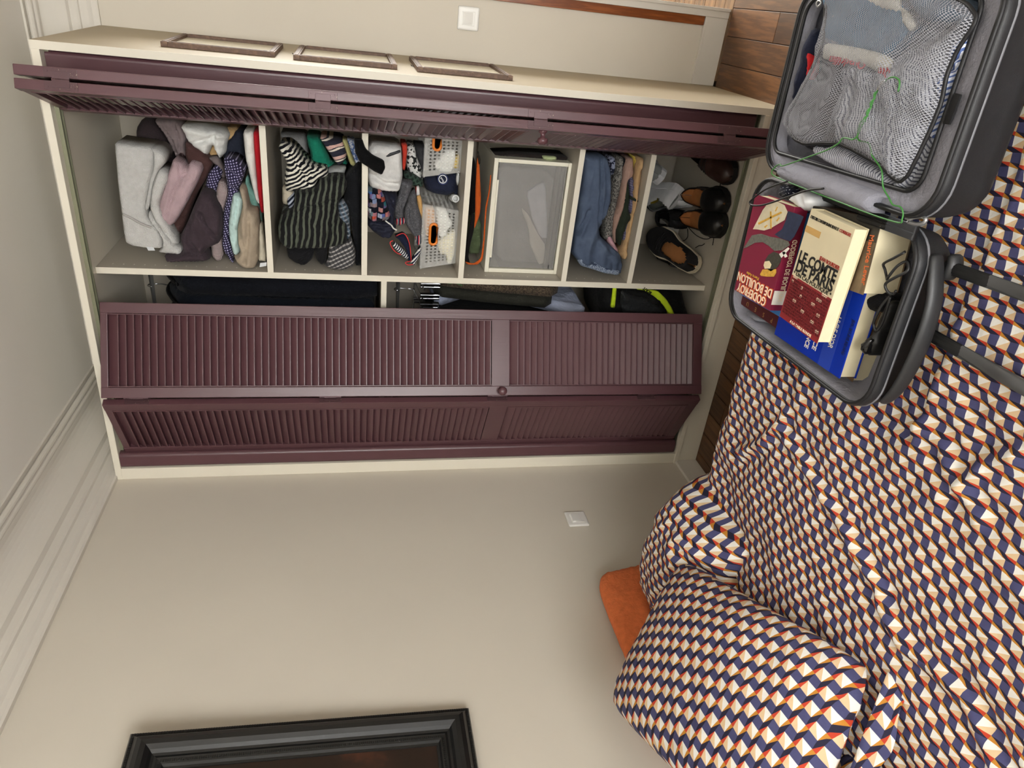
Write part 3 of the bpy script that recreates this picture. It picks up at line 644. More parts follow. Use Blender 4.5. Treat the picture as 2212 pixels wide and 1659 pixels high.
cloth('sweater', 'black sweater with grey green stripes, largest on the second shelf', 'sweater', [(-0.4137,1.68),(-0.4156,1.648),(-0.4023,1.612),(-0.3718,1.597),(-0.357,1.546),(-0.359,1.52),(-0.3881,1.509),(-0.4188,1.52),(-0.4463,1.539),(-0.5003,1.54),(-0.5262,1.51),(-0.5941,1.512),(-0.6046,1.549),(-0.614,1.579),(-0.6161,1.632),(-0.6204,1.688),(-0.6158,1.721),(-0.5882,1.744),(-0.5374,1.744),(-0.5061,1.731),(-0.4851,1.694),(-0.4506,1.685)], 'Y', .17, .28, .035, F('striped_knit', (27, 27, 28), 'stripe', (88, 94, 82), 52, PI/2-.12, .62, dist=1.1, weave=500), wr=.006, wa=1.4, creases=[[(-0.4358,1.554),(-0.4496,1.598),(-0.4715,1.653),(-0.4965,1.694)], [(-0.4887,1.69),(-0.5344,1.681),(-0.6136,1.688)], [(-0.5003,1.54),(-0.5528,1.571),(-0.6051,1.579)]])
cloth('coat', 'dark camouflage coat edge with a button at the heap end', 'coat', [(-0.4906,1.729),(-0.4945,1.693),(-0.5473,1.694),(-0.6168,1.732),(-0.5895,1.751),(-0.5418,1.745)], 'Y', .21, .2, .02, F('dark_camo', (34, 34, 32), 'floral', (76, 80, 70), 60, duty=.74))
cloth('beanie', 'black knit beanie below the striped sweater', 'beanie', [(-0.6158,1.718),(-0.6122,1.631),(-0.626,1.623),(-0.6547,1.633),(-0.6769,1.659),(-0.6698,1.689),(-0.6497,1.714)], 'Y', .155, .14, .03, F('black_knit', (25, 25, 28), weave=420, ws=.6), creases=[[(-0.6606,1.681),(-0.6436,1.662),(-0.6184,1.635)]])
cloth('glove', 'black glove cuff between the beanie and the patterned sock', 'glove', [(-0.6119,1.624),(-0.608,1.579),(-0.6568,1.582),(-0.6747,1.599),(-0.6549,1.617)], 'Y', .155, .12, .02, F('black_knit2', (27, 27, 29), weave=420, ws=.6))
cloth('sock', 'grey sock with nordic pattern at the front of the second shelf', 'sock', [(-0.598,1.571),(-0.5883,1.513),(-0.5708,1.497),(-0.6226,1.48),(-0.6679,1.484),(-0.6883,1.519),(-0.6879,1.557),(-0.6726,1.591),(-0.6549,1.578)], 'Y', .15, .12, .025, F('nordic', (70, 70, 72), 'plaid', (196, 192, 188), 75, .5, .35, c3=(40, 40, 42), dist=.6))
cloth('shirt', 'blue grey checked cloth above the nordic sock', 'shirt', [(-0.4557,1.54),(-0.4499,1.518),(-0.4731,1.504),(-0.5319,1.5),(-0.592,1.497),(-0.5966,1.51),(-0.5324,1.512),(-0.5218,1.539)], 'Y', .19, .15, .016, F('bluegrey_check', (62, 68, 76), 'plaid', (168, 172, 178), 70, .4, .4, c3=(96, 120, 140)))
cloth('trousers', 'black trousers standing along the second shelf board', 'trousers', [(-0.3672,1.517),(-0.3156,1.464),(-0.4168,1.461),(-0.6891,1.461),(-0.6912,1.48),(-0.6169,1.484),(-0.4968,1.5),(-0.4511,1.522),(-0.4006,1.509)], 'Y', .205, .3, .02, F('black_wool', (24, 25, 28)))
cloth('scarf', 'cream scarf edge under the zebra top', 'scarf', [(-0.4211,1.73),(-0.4378,1.69),(-0.4646,1.686),(-0.4902,1.714),(-0.4834,1.733)], 'Y', .25, .1, .014, F('cream_scarf', (190, 180, 160)))
cloth('scarf', 'blue and white printed scarf tucked beside the striped sweater', 'scarf', [(-0.4653,1.716),(-0.4351,1.688),(-0.4859,1.691),(-0.4984,1.709)], 'Y', .225, .08, .014, F('bluewhite', (30, 34, 48), 'stripe', (180, 186, 200), 80, .8, .5))

# ---------------------------------------------------------------- third shelf
o = cloth('shorts', 'white sports shorts with a dark zip on the third shelf', 'shorts', [(-0.2476,1.442),(-0.2486,1.327),(-0.3015,1.322),(-0.3538,1.318),(-0.4049,1.328),(-0.4076,1.375),(-0.3956,1.432),(-0.3614,1.441)], 'Y', .20, .25, .03, F('white_shorts', (206, 205, 202)), wr=.006, wa=.3, creases=[[(-0.3458,1.432),(-0.3729,1.383),(-0.3778,1.337)]])
cloth('zip', None, None, [(-0.2772,1.384),(-0.274,1.379),(-0.2584,1.331),(-0.2655,1.329),(-0.2853,1.375),(-0.2862,1.382)], 'Y', .171, .01, .004, plain('zip_dark', (50, 52, 56), .5), parent=o, wr=0)
cloth('t_shirt', 'thin red t-shirt edge between the white shorts and the print', 't-shirt', [(-0.2488,1.323),(-0.25,1.303),(-0.2788,1.302),(-0.3416,1.308),(-0.3365,1.317),(-0.2837,1.318)], 'Y', .24, .15, .012, F('red_tee', (192, 62, 46)))
cloth('shirt', 'black and white printed shirt behind the plastic basket', 'shirt', [(-0.2646,1.3),(-0.2646,1.272),(-0.3061,1.262),(-0.3439,1.244),(-0.3909,1.235),(-0.3881,1.255),(-0.3568,1.292),(-0.328,1.3)], 'Y', .31, .15, .02, F('bw_print', (44, 46, 46), 'floral', (214, 214, 210), 70, duty=.66))
cloth('t_shirt', 'charcoal t-shirt at the back of the third shelf', 't-shirt', [(-0.2723,1.27),(-0.273,1.224),(-0.3863,1.226),(-0.3592,1.244),(-0.3167,1.262)], 'Y', .36, .15, .02, F('charcoal_tee', (62, 63, 66)))
cloth('shirt', 'dark green plaid shirt sleeve above the grey socks', 'shirt', [(-0.3535,1.308),(-0.3593,1.276),(-0.3812,1.237),(-0.4032,1.24),(-0.4012,1.274),(-0.3798,1.311)], 'Y', .27, .15, .02, F('green_plaid', (34, 46, 40), 'plaid', (70, 92, 80), 75, .4, .4))
cloth('swim_trunks', 'multicoloured geometric print swim trunks on the third shelf', 'swim trunks', [(-0.391,1.442),(-0.3977,1.395),(-0.4274,1.379),(-0.4618,1.37),(-0.4847,1.358),(-0.5017,1.366),(-0.509,1.393),(-0.5123,1.42),(-0.4948,1.441),(-0.4271,1.442)], 'Y', .175, .14, .026, F('trunk_print', (190, 120, 110), 'print', f=62.), creases=[[(-0.403,1.421),(-0.4441,1.402),(-0.5028,1.405)]])
o = cloth('swim_trunks', 'black navy swim trunks with white cord under the printed ones', 'swim trunks', [(-0.4076,1.388),(-0.4142,1.335),(-0.4475,1.337),(-0.4873,1.344),(-0.5432,1.335),(-0.5776,1.355),(-0.577,1.387),(-0.556,1.418),(-0.532,1.44),(-0.508,1.438),(-0.5177,1.392),(-0.5041,1.361),(-0.4689,1.372)], 'Y', .20, .14, .025, F('navy_nylon', (34, 36, 50), rough=.6), wr=.007, creases=[[(-0.422,1.371),(-0.4562,1.355),(-0.4874,1.346)], [(-0.531,1.419),(-0.5372,1.38),(-0.5274,1.345)]])
tube('drawcord', [(a, .168, b) for a, b in [(-0.5034,1.379),(-0.5127,1.366),(-0.5201,1.355),(-0.5317,1.347),(-0.538,1.335)]], .0028, plain('cord_white', (222, 220, 214), .8), o, 6, 3)
GS = F('grey_melange', (78, 78, 82), 'tweed', (104, 104, 108), 220, duty=.55)
CUFF = F('sock_cuff', (30, 34, 56), 'stripe', (206, 70, 74), 85, PI/2, .75, c3=(222, 220, 218))
o = cloth('sock', 'upper of two charcoal melange socks on the third shelf', 'sock', [(-0.37,1.325),(-0.3703,1.278),(-0.4254,1.291),(-0.4699,1.309),(-0.5049,1.304),(-0.5108,1.341),(-0.4638,1.345),(-0.4117,1.325)], 'Y', .215, .1, .026, GS, group='charcoal socks', creases=[[(-0.3878,1.313),(-0.4349,1.319),(-0.4831,1.334)]])
cloth('cuff', None, None, [(-0.5055,1.341),(-0.4997,1.305),(-0.5192,1.299),(-0.5305,1.325),(-0.527,1.336)], 'Y', .20, .03, .012, CUFF, parent=o, wr=.002)
o = cloth('sock', 'lower of two charcoal melange socks, beside the orange handled basket', 'sock', [(-0.411,1.291),(-0.3983,1.272),(-0.4408,1.265),(-0.4993,1.244),(-0.5584,1.245),(-0.5665,1.27),(-0.527,1.299),(-0.4827,1.311)], 'Y', .19, .1, .026, GS, group='charcoal socks', creases=[[(-0.45,1.29),(-0.5013,1.284),(-0.5448,1.262)]])
cloth('cuff', None, None, [(-0.5632,1.268),(-0.5552,1.246),(-0.5902,1.244),(-0.5958,1.258)], 'Y', .18, .03, .012, CUFF, parent=o, wr=.002)
o = cloth('sock', 'tan sock squeezed against the basket side', 'sock', [(-0.4219,1.265),(-0.4257,1.248),(-0.4891,1.236),(-0.5116,1.239),(-0.4869,1.258)], 'Y', .225, .08, .016, F('tan_sock', (206, 162, 104)))
cloth('cuff', None, None, [(-0.3942,1.269),(-0.3904,1.257),(-0.4207,1.253),(-0.4245,1.266)], 'Y', .22, .03, .010, F('tri_cuff', (214, 210, 208), 'stripe', (40, 44, 74), 40, PI/2, .55, c3=(190, 60, 60)), parent=o, wr=0)
HB = F('headband_stripe', (30, 34, 58), 'stripe', (222, 220, 216), 120, .9, .55)
o = thing('headband', 'navy and white striped headband with red edges on third shelf', 'headband', (-.62, .17, 1.109))
def ribbon(name, pts, wv, th, mat, parent, sm=5):
    P = smooth_path(pts, sm) if sm else [Vector(q) for q in pts]; wv = Vector(wv); bm = bmesh.new(); R = []
    for i, q in enumerate(P):
        t = (P[min(i+1, len(P)-1)]-P[max(i-1, 0)]).normalized(); nn = t.cross(wv).normalized()*th/2
        R.append([bm.verts.new(q-wv/2-nn), bm.verts.new(q+wv/2-nn), bm.verts.new(q+wv/2+nn), bm.verts.new(q-wv/2+nn)])
    for A, B in zip(R, R[1:]):
        for k_ in range(4): bm.faces.new((A[k_], A[(k_+1) % 4], B[(k_+1) % 4], B[k_]))
    bm.faces.new(R[0][::-1]); bm.faces.new(R[-1])
    return link(name, from_bm(bm), mat, parent, True)
RED = F('red_binding', (200, 60, 62))
cloth('band', None, None, [(-0.5624,1.342),(-0.5496,1.309),(-0.5886,1.286),(-0.653,1.279),(-0.6597,1.289),(-0.6099,1.3),(-0.5739,1.326)], 'Y', .17, .03, .012, F('navy_band', (28, 32, 54)), parent=o, wr=.002)
cloth('band', None, None, [(-0.5832,1.341),(-0.6086,1.309),(-0.6368,1.287),(-0.6455,1.296),(-0.6276,1.319),(-0.5978,1.349)], 'Y', .165, .02, .01, HB, parent=o, wr=.002)
cloth('band', None, None, [(-0.594,1.249),(-0.6084,1.244),(-0.6701,1.268),(-0.6538,1.284)], 'Y', .16, .02, .01, HB, parent=o, wr=.002)
tube('red_edge', [(a, .158, b) for a, b in [(-0.5585,1.341),(-0.5462,1.31),(-0.5827,1.289),(-0.6487,1.28)]], .0018, RED, o, 6, 4)
tube('red_edge', [(a, .15, b) for a, b in [(-0.5703,1.347),(-0.581,1.359),(-0.6109,1.342),(-0.6236,1.318)]], .0018, RED, o, 6, 4)
tube('red_edge', [(a, .15, b) for a, b in [(-0.6459,1.281),(-0.653,1.302),(-0.6617,1.289),(-0.6568,1.269)]], .0018, RED, o, 6, 4)
# the navy cap with its round badge
cp = thing('cap', 'navy blue cap with round white badge between the two baskets', 'cap', (-.40, .30, 1.109))
NV = F('cap_navy', (34, 38, 56)); MBL = F('cap_white', (220, 222, 226), rough=.6)
cloth('crown', None, None, [(-0.3664,1.238),(-0.3541,1.199),(-0.342,1.131),(-0.3625,1.109),(-0.4145,1.109),(-0.4339,1.145),(-0.4286,1.195),(-0.4143,1.228)], 'Y', .29, .10, .055, NV, r=.06, parent=cp, wr=.003)
cloth('visor', None, None, [(-0.3447,1.153),(-0.3462,1.115),(-0.4093,1.109),(-0.442,1.109),(-0.4107,1.129)], 'Y', .27, .06, .01, NV, parent=cp, wr=.001)
(bx, bz), = [(-0.3614,1.172)]
for r0, r1, mt, nm, dy in ((.0, .0185, NV, 'badge', .0), (.0125, .0155, MBL, 'badge_ring', .0015), (.0178, .0192, F('cap_blue', (70, 80, 130)), 'badge_edge', .001)):
    lathe(nm, [(r1, 0), (r1, .002), (max(r0, .0001), .002)] + ([(r0, 0)] if r0 else []), to_m((bx, .2345-dy, bz), (0, -1, .12)), mt, cp, 24, False)
text('badge_lettering', 'Rock', (bx, .2312, bz), (.8, 0, .6), (-.6, 0, .8), .0095, MBL, cp, .0004, 'CENTER', .0002)
# translucent baskets with orange grips
PLA = MB('basket_plastic', .35, 0, .45); PLA.inp('Alpha', .24); PLA.base((236, 236, 232)); PLA = PLA.m
ORG = plain('orange_grip', (228, 128, 40), .4, 0, .5, .04)
def perf_panel(bm, c00, c10, c11, c01, nx, ny, mx, my, hole=.50):
    """panel with square holes; corners given in order, mx/my = solid margins as fractions (lo, hi)"""
    c00, c10, c11, c01 = map(Vector, (c00, c10, c11, c01))
    def P(u, v): return c00*(1-u)*(1-v)+c10*u*(1-v)+c11*u*v+c01*(1-u)*v
    us = [0]; vs = [0]
    for i in range(nx):
        a = mx[0]+(1-mx[0]-mx[1])*i/nx; b = mx[0]+(1-mx[0]-mx[1])*(i+1)/nx; e = (b-a)*(1-hole)/2; us += [a+e, b-e]
    for i in range(ny):
        a = my[0]+(1-my[0]-my[1])*i/ny; b = my[0]+(1-my[0]-my[1])*(i+1)/ny; e = (b-a)*(1-hole)/2; vs += [a+e, b-e]
    us.append(1); vs.append(1)
    G = [[bm.verts.new(P(u, v)) for v in vs] for u in us]
    for i in range(len(us)-1):
        for j in range(len(vs)-1):
            if i % 2 == 1 and j % 2 == 1: continue
            bm.faces.new((G[i][j], G[i+1][j], G[i+1][j+1], G[i][j+1]))
def basket(label, x0, x1, yf, z0, z1, dep, tap):
    t = thing('basket', label, 'basket', ((x0+x1)/2, yf+dep/2, z0), 'clear plastic baskets with orange grips')
    b = [(x0+tap, yf+.008, z0), (x1-tap, yf+.008, z0), (x1-tap, yf+dep-.008, z0), (x0+tap, yf+dep-.008, z0)]
    q = [(x0, yf-.004, z1), (x1, yf-.004, z1), (x1, yf+dep, z1), (x0, yf+dep, z1)]
    def pan(name, a, b_, c, d, nx, ny, mx, my):
        bm = bmesh.new(); perf_panel(bm, a, b_, c, d, nx, ny, mx, my); me = from_bm(bm)
        o_ = link(name, me, PLA, t); md = o_.modifiers.new('thickness', 'SOLIDIFY'); md.thickness = .0022; return o_
    fr = pan('front_panel', b[0], b[1], q[1], q[0], 17, 7, (.07, .05), (.08, .10))
    pan('side_panel', b[1], b[2], q[2], q[1], 14, 6, (.06, .06), (.10, .12)); pan('side_panel', b[3], b[0], q[0], q[3], 14, 6, (.06, .06), (.10, .12))
    pan('back_panel', b[2], b[3], q[3], q[2], 14, 6, (.08, .06), (.10, .12))
    bm = bmesh.new(); bm_box(bm, x0+tap, x1-tap, yf+.008, yf+dep-.008, z0+.0005, z0+.003, 0); link('bottom', from_bm(bm), PLA, t)
    bm = bmesh.new(); bm_tube(bm, [Vector(v) for v in q], .004, 6, True); link('rim', from_bm(bm), PLA, t)
    cx, cz = (x0*.45+x1*.55), z1-.042
    pts = [Vector((cx+sx*.026+.013*math.cos(a), yf-.0035, cz+.013*math.sin(a))) for sx, ar in ((1, np.linspace(-PI/2, PI/2, 7)), (-1, np.linspace(PI/2, 1.5*PI, 7))) for a in ar]
    tube('grip', pts, .0052, ORG, t, 8, 0, True); bm = bmesh.new(); f_ = bm.faces.new([bm.verts.new(v+Vector((0, -.001, 0))) for v in pts]); bmesh.ops.solidify(bm, geom=[f_], thickness=.0006)
    link('grip_hole_shade', from_bm(bm), plain('hole_shade', (16, 14, 14), .8), t)  # dark plate over the solid panel: painted shade of the grip opening
    return t
basket('clear plastic basket with orange grip, nearest the shelf divider', -.690, -.447, .200, 1.109, 1.241, .26, .021)
basket('clear plastic basket with orange grip, half hidden by the folded door', -.357, -.112, .235, 1.109, 1.241, .26, .021)
CRM = F('cream_socks', (228, 220, 196)); WHS = F('white_socks', (226, 226, 220))
for i, (pl, mt, lb, yy) in enumerate([
  ([(-0.4639,1.193),(-0.462,1.157),(-0.4947,1.143),(-0.5151,1.13),(-0.5302,1.134),(-0.5459,1.15),(-0.5629,1.147),(-0.5746,1.167),(-0.5601,1.181),(-0.5137,1.187)], WHS, 'white sock bundle in the basket nearest the divider', .213),
  ([(-0.5902,1.179),(-0.5672,1.147),(-0.5442,1.115),(-0.5872,1.109),(-0.6312,1.111),(-0.674,1.123),(-0.6745,1.136),(-0.637,1.145),(-0.6378,1.166),(-0.614,1.176)], CRM, 'cream sock bundle in the basket nearest the divider', .213),
  ([(-0.4633,1.233),(-0.4656,1.198),(-0.5155,1.193),(-0.5708,1.192),(-0.5722,1.223),(-0.5301,1.234)], F('peach_socks', (206, 170, 138)), 'peach sock bundle in the basket nearest the divider', .214),
  ([(-0.2602,1.157),(-0.26,1.133),(-0.2934,1.128),(-0.3236,1.135),(-0.3377,1.143),(-0.3394,1.183),(-0.3249,1.201),(-0.3101,1.201),(-0.2822,1.18)], WHS, 'white sock bundle in the half hidden basket', .249),
  ([(-0.2845,1.127),(-0.2767,1.099),(-0.3137,1.097),(-0.3246,1.103),(-0.3235,1.134),(-0.3058,1.136)], F('yellow_socks', (206, 178, 92)), 'yellow sock bundle in the half hidden basket', .249)]):
    cloth('sock_bundle', lb, 'socks', [(a, max(b, 1.114)) for a, b in pl], 'Y', yy, .12, .004, mt, wr=.002, wf=45, group='sock bundles in the baskets')
(cx_, cz_), = [(-0.4234,1.121)]
cz_ = max(cz_, 1.1235)
sp = thing('spray_can', 'white spray can lying bottom outward beside the navy cap', 'can', (cx_-.02, .27, 1.109))
lathe('body', [(.0, .12), (.011, .12), (.0142, .105), (.0142, .0), (.0134, -.001)], to_m((cx_, .21, cz_), (-.22, 1, -.0)), plain('can_white', (210, 212, 210), .35, .1), sp)
lathe('base_ring', [(.0136, -.001), (.0136, -.003), (.0088, -.003), (.0080, .000)], to_m((cx_, .21, cz_), (-.22, 1, -.0)), plain('can_rim', (196, 198, 198), .3, .3), sp)
lathe('base_dome', [(.0084, .000), (.0060, .002), (.0056, .001), (.0, .006)], to_m((cx_, .21, cz_), (-.22, 1, -.0)), plain('can_dome', (40, 42, 46), .2, .8), sp)
cloth('packet', 'small white foil packet standing on the third shelf by the cap', 'packet', [(-0.3362,1.117),(-0.3359,1.111),(-0.3567,1.109),(-0.3719,1.109),(-0.3869,1.115),(-0.3696,1.121),(-0.35,1.121)], 'Y', .25, .02, .008, plain('foil_white', (210, 214, 214), .3, .2), wr=.004)

# ---------------------------------------------------------------- fourth shelf: drawer box, leash, bag
db = thing('drawer_box', 'clear plastic storage drawer with a white frame on the fourth shelf', 'drawer', (-.483, .37, .709))
WF = plain('white_plastic', (226, 222, 204), .35, 0, .5, .015)
X0, X1, Y0, Z0, Z1 = -.694, -.266, .190, .7085, .997
boxes('frame', [(X0, X1, Y0, Y0+.36, Z0, Z0+.012), (X0, X1, Y0, Y0+.36, Z1-.016, Z1), (X0, X0+.016, Y0, Y0+.36, Z0+.012, Z1-.016), (X1-.014, X1, Y0, Y0+.36, Z0+.012, Z1-.016)], WF, db, .002)
FRO = MB('frosted_plastic', .42, 0, .5); FRO.inp('Alpha', .40); FRO.base(FRO.mix(FRO.noise(9, 4, FRO.scaled(1, 1, 1)), (150, 148, 146), (182, 180, 176))); FRO.bump(FRO.noise(300, 2), .1, .001); FRO = FRO.m
dr = box('drawer_front', X0+.018, X1-.016, Y0+.010, Y0+.014, Z0+.014, Z1-.020, FRO, db, .001)
boxes('rib', [(X0+.018, X1-.016, Y0+.006, Y0+.010, Z0+.048, Z0+.056)], FRO, dr, .001); boxes('rib', [(X0+.018, X1-.016, Y0+.006, Y0+.010, Z0+.030, Z0+.036)], FRO, dr, .001)
boxes('rib', [(X0+.018, X1-.016, Y0+.003, Y0+.010, Z0+.016, Z0+.022)], FRO, dr, .001)
boxes('drawer_tray', [(X0+.018, X1-.016, Y0+.014, Y0+.34, Z0+.014, Z0+.017), (X0+.018, X0+.021, Y0+.014, Y0+.34, Z0+.017, Z1-.06), (X1-.019, X1-.016, Y0+.014, Y0+.34, Z0+.017, Z1-.06), (X0+.018, X1-.016, Y0+.337, Y0+.34, Z0+.017, Z1-.06)], FRO, db, .0008)
box('handle_lip', X0+.060, X1-.075, Y0-.004, Y0+.006, Z1-.0225, Z1-.0155, WF, db, .0015)
box('slide_mark', X0+.022, X0+.036, Y0+.0025, Y0+.004, Z0+.034, Z0+.0375, plain('slot_black', (16, 16, 16), .6), db, 0)
for pl, mt, lb in (([(-0.3872,0.8605),(-0.3604,0.8253),(-0.3463,0.7951),(-0.4646,0.7727),(-0.5555,0.757),(-0.5567,0.7836),(-0.4866,0.8256)], F('blue_linen', (214, 214, 222)), 'pale blue folded linen inside the clear drawer'), ([(-0.4445,0.8762),(-0.4683,0.8442),(-0.5153,0.8155),(-0.56,0.7832),(-0.5825,0.7635),(-0.6571,0.7569),(-0.6649,0.7797),(-0.5817,0.8238),(-0.526,0.8339)], F('pink_linen', (236, 220, 206)), 'pinkish linen inside the clear drawer'), ([(-0.3029,0.9678),(-0.3108,0.7575),(-0.4681,0.7552),(-0.6764,0.7541),(-0.6763,0.9436),(-0.4784,0.9566)], F('grey_linen', (140, 138, 136)), 'grey linen filling the back of the clear drawer')):
    yy = .235 if 'grey' in lb else .2125
    cloth('linen', lb, 'linen', [(min(max(a, X0+.03), X1-.03), min(max(b, Z0+.020), Z1-.03)) for a, b in pl], 'Y', yy, .10 if yy > .23 else .015, .004, mt, wr=.001)
ls = thing('leash', 'orange webbing leash looped on the fourth shelf above the drawer', 'leash', (-.46, .2, .998))
WEB = F('orange_web', (196, 92, 36), 'stripe', (176, 76, 28), 700, PI/2, .5); WBK = F('black_web', (22, 20, 20))
cloth('strap', None, None, [(-0.2591,1.063),(-0.2587,1.057),(-0.3396,1.046),(-0.405,1.037),(-0.4664,1.035),(-0.5276,1.053),(-0.4673,1.053),(-0.3762,1.06)], 'Y', .175, .003, .002, WEB, parent=ls, wr=.001, r=.006, rounds=2)
cloth('strap', None, None, [(-0.3203,1.012),(-0.3202,1.009),(-0.3826,1.008),(-0.447,1.015),(-0.5569,1.011),(-0.6351,1.011),(-0.6574,1.03),(-0.658,1.067),(-0.6459,1.079),(-0.6503,1.062),(-0.6529,1.045),(-0.6321,1.019),(-0.5572,1.016),(-0.438,1.02),(-0.3769,1.012)], 'Y', .165, .003, .002, WEB, parent=ls, wr=.001, r=.006, rounds=2)
cloth('strap', None, None, [(-0.5291,1.052),(-0.5802,1.061),(-0.6293,1.066),(-0.6588,1.056),(-0.6625,1.067),(-0.6496,1.078),(-0.5809,1.078),(-0.5293,1.071),(-0.4632,1.066),(-0.4688,1.054)], 'Y', .18, .003, .002, WBK, parent=ls, wr=.001, r=.006, rounds=2)
tube('clip', [(a, .17, b) for a, b in [(-0.2438,1.063),(-0.2536,1.06),(-0.269,1.054),(-0.2863,1.054),(-0.2693,1.059),(-0.2595,1.062)]], .0025, plain('dark_clip', (52, 48, 42), .4, .7), ls, 6, 4)
cloth('pouch', 'olive green fabric pouch behind the leash loop', 'pouch', [(-0.5199,1.053),(-0.496,1.03),(-0.5339,1.004),(-0.6004,0.998),(-0.6553,1.002),(-0.6605,1.047),(-0.5695,1.054)], 'Y', .30, .1, .02, F('olive_cloth', (86, 98, 70)), wr=.007)
cloth('pouch', 'black fabric pouch lying behind the orange strap', 'pouch', [(-0.2932,1.052),(-0.3168,1.039),(-0.3598,1.032),(-0.5137,1.023),(-0.5348,1.048),(-0.4502,1.058),(-0.3643,1.055)], 'Y', .34, .12, .02, F('black_pouch', (26, 24, 24)), wr=.005)
cloth('pouch', 'dark brown pouch at the right side of the drawer box', 'pouch', [(-0.2649,0.9883),(-0.2565,0.9083),(-0.254,0.8267),(-0.254,0.7146),(-0.2683,0.7157),(-0.2676,0.825),(-0.2668,0.9072),(-0.2738,0.9812)], 'Y', .24, .2, .008, F('darkbrown_pouch', (44, 38, 36)), wr=.003)
cloth('cloth', 'pale green cloth corner between drawer box and wardrobe side', 'cloth', [(-0.2545,0.8144),(-0.254,0.762),(-0.2628,0.7592),(-0.2674,0.7841),(-0.2646,0.8099)], 'Y', .225, .1, .008, F('palegreen', (176, 186, 140)), wr=.003)

# ---------------------------------------------------------------- fifth shelf: folded trousers
Z5 = .4385
DEN = MB('denim', .85, 0, .25); DEN.base(DEN.mix(DEN.noise(16, 5), (40, 52, 74), (98, 112, 134))); DEN.bump(DEN.noise(700, 2), .4, .001); DEN.bump(DEN.noise(40, 3), .3, .004); DENIM = DEN.m
o = cloth('jeans', 'blue denim jeans with frayed cuffs folded on the fifth shelf', 'jeans', [(-0.2246,0.6824),(-0.2253,0.5954),(-0.2707,0.5717),(-0.3754,0.55),(-0.4375,0.5562),(-0.4871,0.5786),(-0.5258,0.5657),(-0.5611,0.5144),(-0.5923,0.4712),(-0.6279,0.4581),(-0.6697,0.459),(-0.6672,0.5106),(-0.6475,0.5713),(-0.6342,0.6302),(-0.5961,0.6692),(-0.5207,0.6708),(-0.3592,0.6751),(-0.2818,0.6745)], 'Y', .16, .30, .032, DENIM, wr=.006, wa=1.5, creases=[[(-0.2336,0.619),(-0.3459,0.6042),(-0.4491,0.5942),(-0.5164,0.576),(-0.5738,0.5172),(-0.5976,0.4764)], [(-0.2413,0.6022),(-0.3674,0.5748),(-0.4577,0.5737)], [(-0.5106,0.6649),(-0.4516,0.6445),(-0.4227,0.6393)]], cw=.005)
cloth('frayed_cuff', None, None, [(-0.6182,0.6491),(-0.6004,0.6428),(-0.6065,0.6064),(-0.6319,0.5355),(-0.6476,0.4703),(-0.67,0.4713),(-0.6636,0.5298),(-0.6466,0.5895),(-0.6363,0.632)], 'Y', .136, .02, .008, F('denim_fray', (140, 152, 170), 'tweed', (70, 84, 108), 260, duty=.52), parent=o, wr=.004, wf=90)
cloth('stitching', None, None, [(-0.6081,0.6402),(-0.6119,0.6082),(-0.635,0.543),(-0.6476,0.4916),(-0.6528,0.4933),(-0.6423,0.5469),(-0.619,0.6071),(-0.615,0.6355)], 'Y', .1245, .004, .002, F('denim_dark', (58, 68, 90)), parent=o, wr=.001)
cloth('shirt', 'navy floral shirt stacked under the jeans at the back', 'shirt', [(-0.2422,0.5613),(-0.244,0.5186),(-0.3087,0.5129),(-0.3378,0.5247),(-0.2919,0.5433)], 'Y', .24, .2, .016, F('navy_floral', (42, 46, 64), 'floral', (150, 156, 178), 80, duty=.72))
cloth('sweater', 'grey melange knit sweater stacked between jeans and trousers', 'sweater', [(-0.2321,0.5361),(-0.235,0.5118),(-0.3174,0.5049),(-0.4078,0.5079),(-0.4861,0.5086),(-0.5509,0.4966),(-0.5468,0.5193),(-0.5475,0.5347),(-0.4583,0.543),(-0.3994,0.5298),(-0.3289,0.5403),(-0.2957,0.531)], 'Y', .20, .25, .018, F('melange_knit', (132, 130, 124), 'tweed', (78, 76, 74), 150, duty=.5), wr=.003)
cloth('sweater', 'thin black sweater edge above the pinkish brown trousers', 'sweater', [(-0.239,0.508),(-0.2398,0.4864),(-0.3046,0.4852),(-0.3408,0.4995)], 'Y', .22, .2, .012, F('black_edge', (30, 30, 34)))
cloth('trousers', 'pinkish brown trousers in the stack on the fifth shelf', 'trousers', [(-0.2331,0.5001),(-0.2338,0.4767),(-0.295,0.4634),(-0.3148,0.482),(-0.3904,0.4794),(-0.4688,0.4873),(-0.5088,0.4927),(-0.5639,0.4828),(-0.5293,0.5034),(-0.4651,0.5137),(-0.3965,0.5026),(-0.3162,0.5049)], 'Y', .195, .25, .016, F('pinkbrown', (158, 130, 118)), wr=.004, wa=1.4)
o = cloth('trousers', 'dark bottle green trousers in the stack on the fifth shelf', 'trousers', [(-0.3012,0.4893),(-0.3774,0.4651),(-0.4207,0.4647),(-0.449,0.4458),(-0.4866,0.458),(-0.532,0.4668),(-0.5676,0.4683),(-0.553,0.4852),(-0.4909,0.4969),(-0.4612,0.4938),(-0.3739,0.4881)], 'Y', .185, .22, .018, F('bottlegreen', (42, 50, 40)), wr=.004, wa=1.4)
cloth('belt_strap', None, None, [(-0.3616,0.4781),(-0.3791,0.4357),(-0.3867,0.4351),(-0.3774,0.4734)], 'Y', .162, .004, .003, F('strap_green', (38, 44, 36)), parent=o, wr=0)
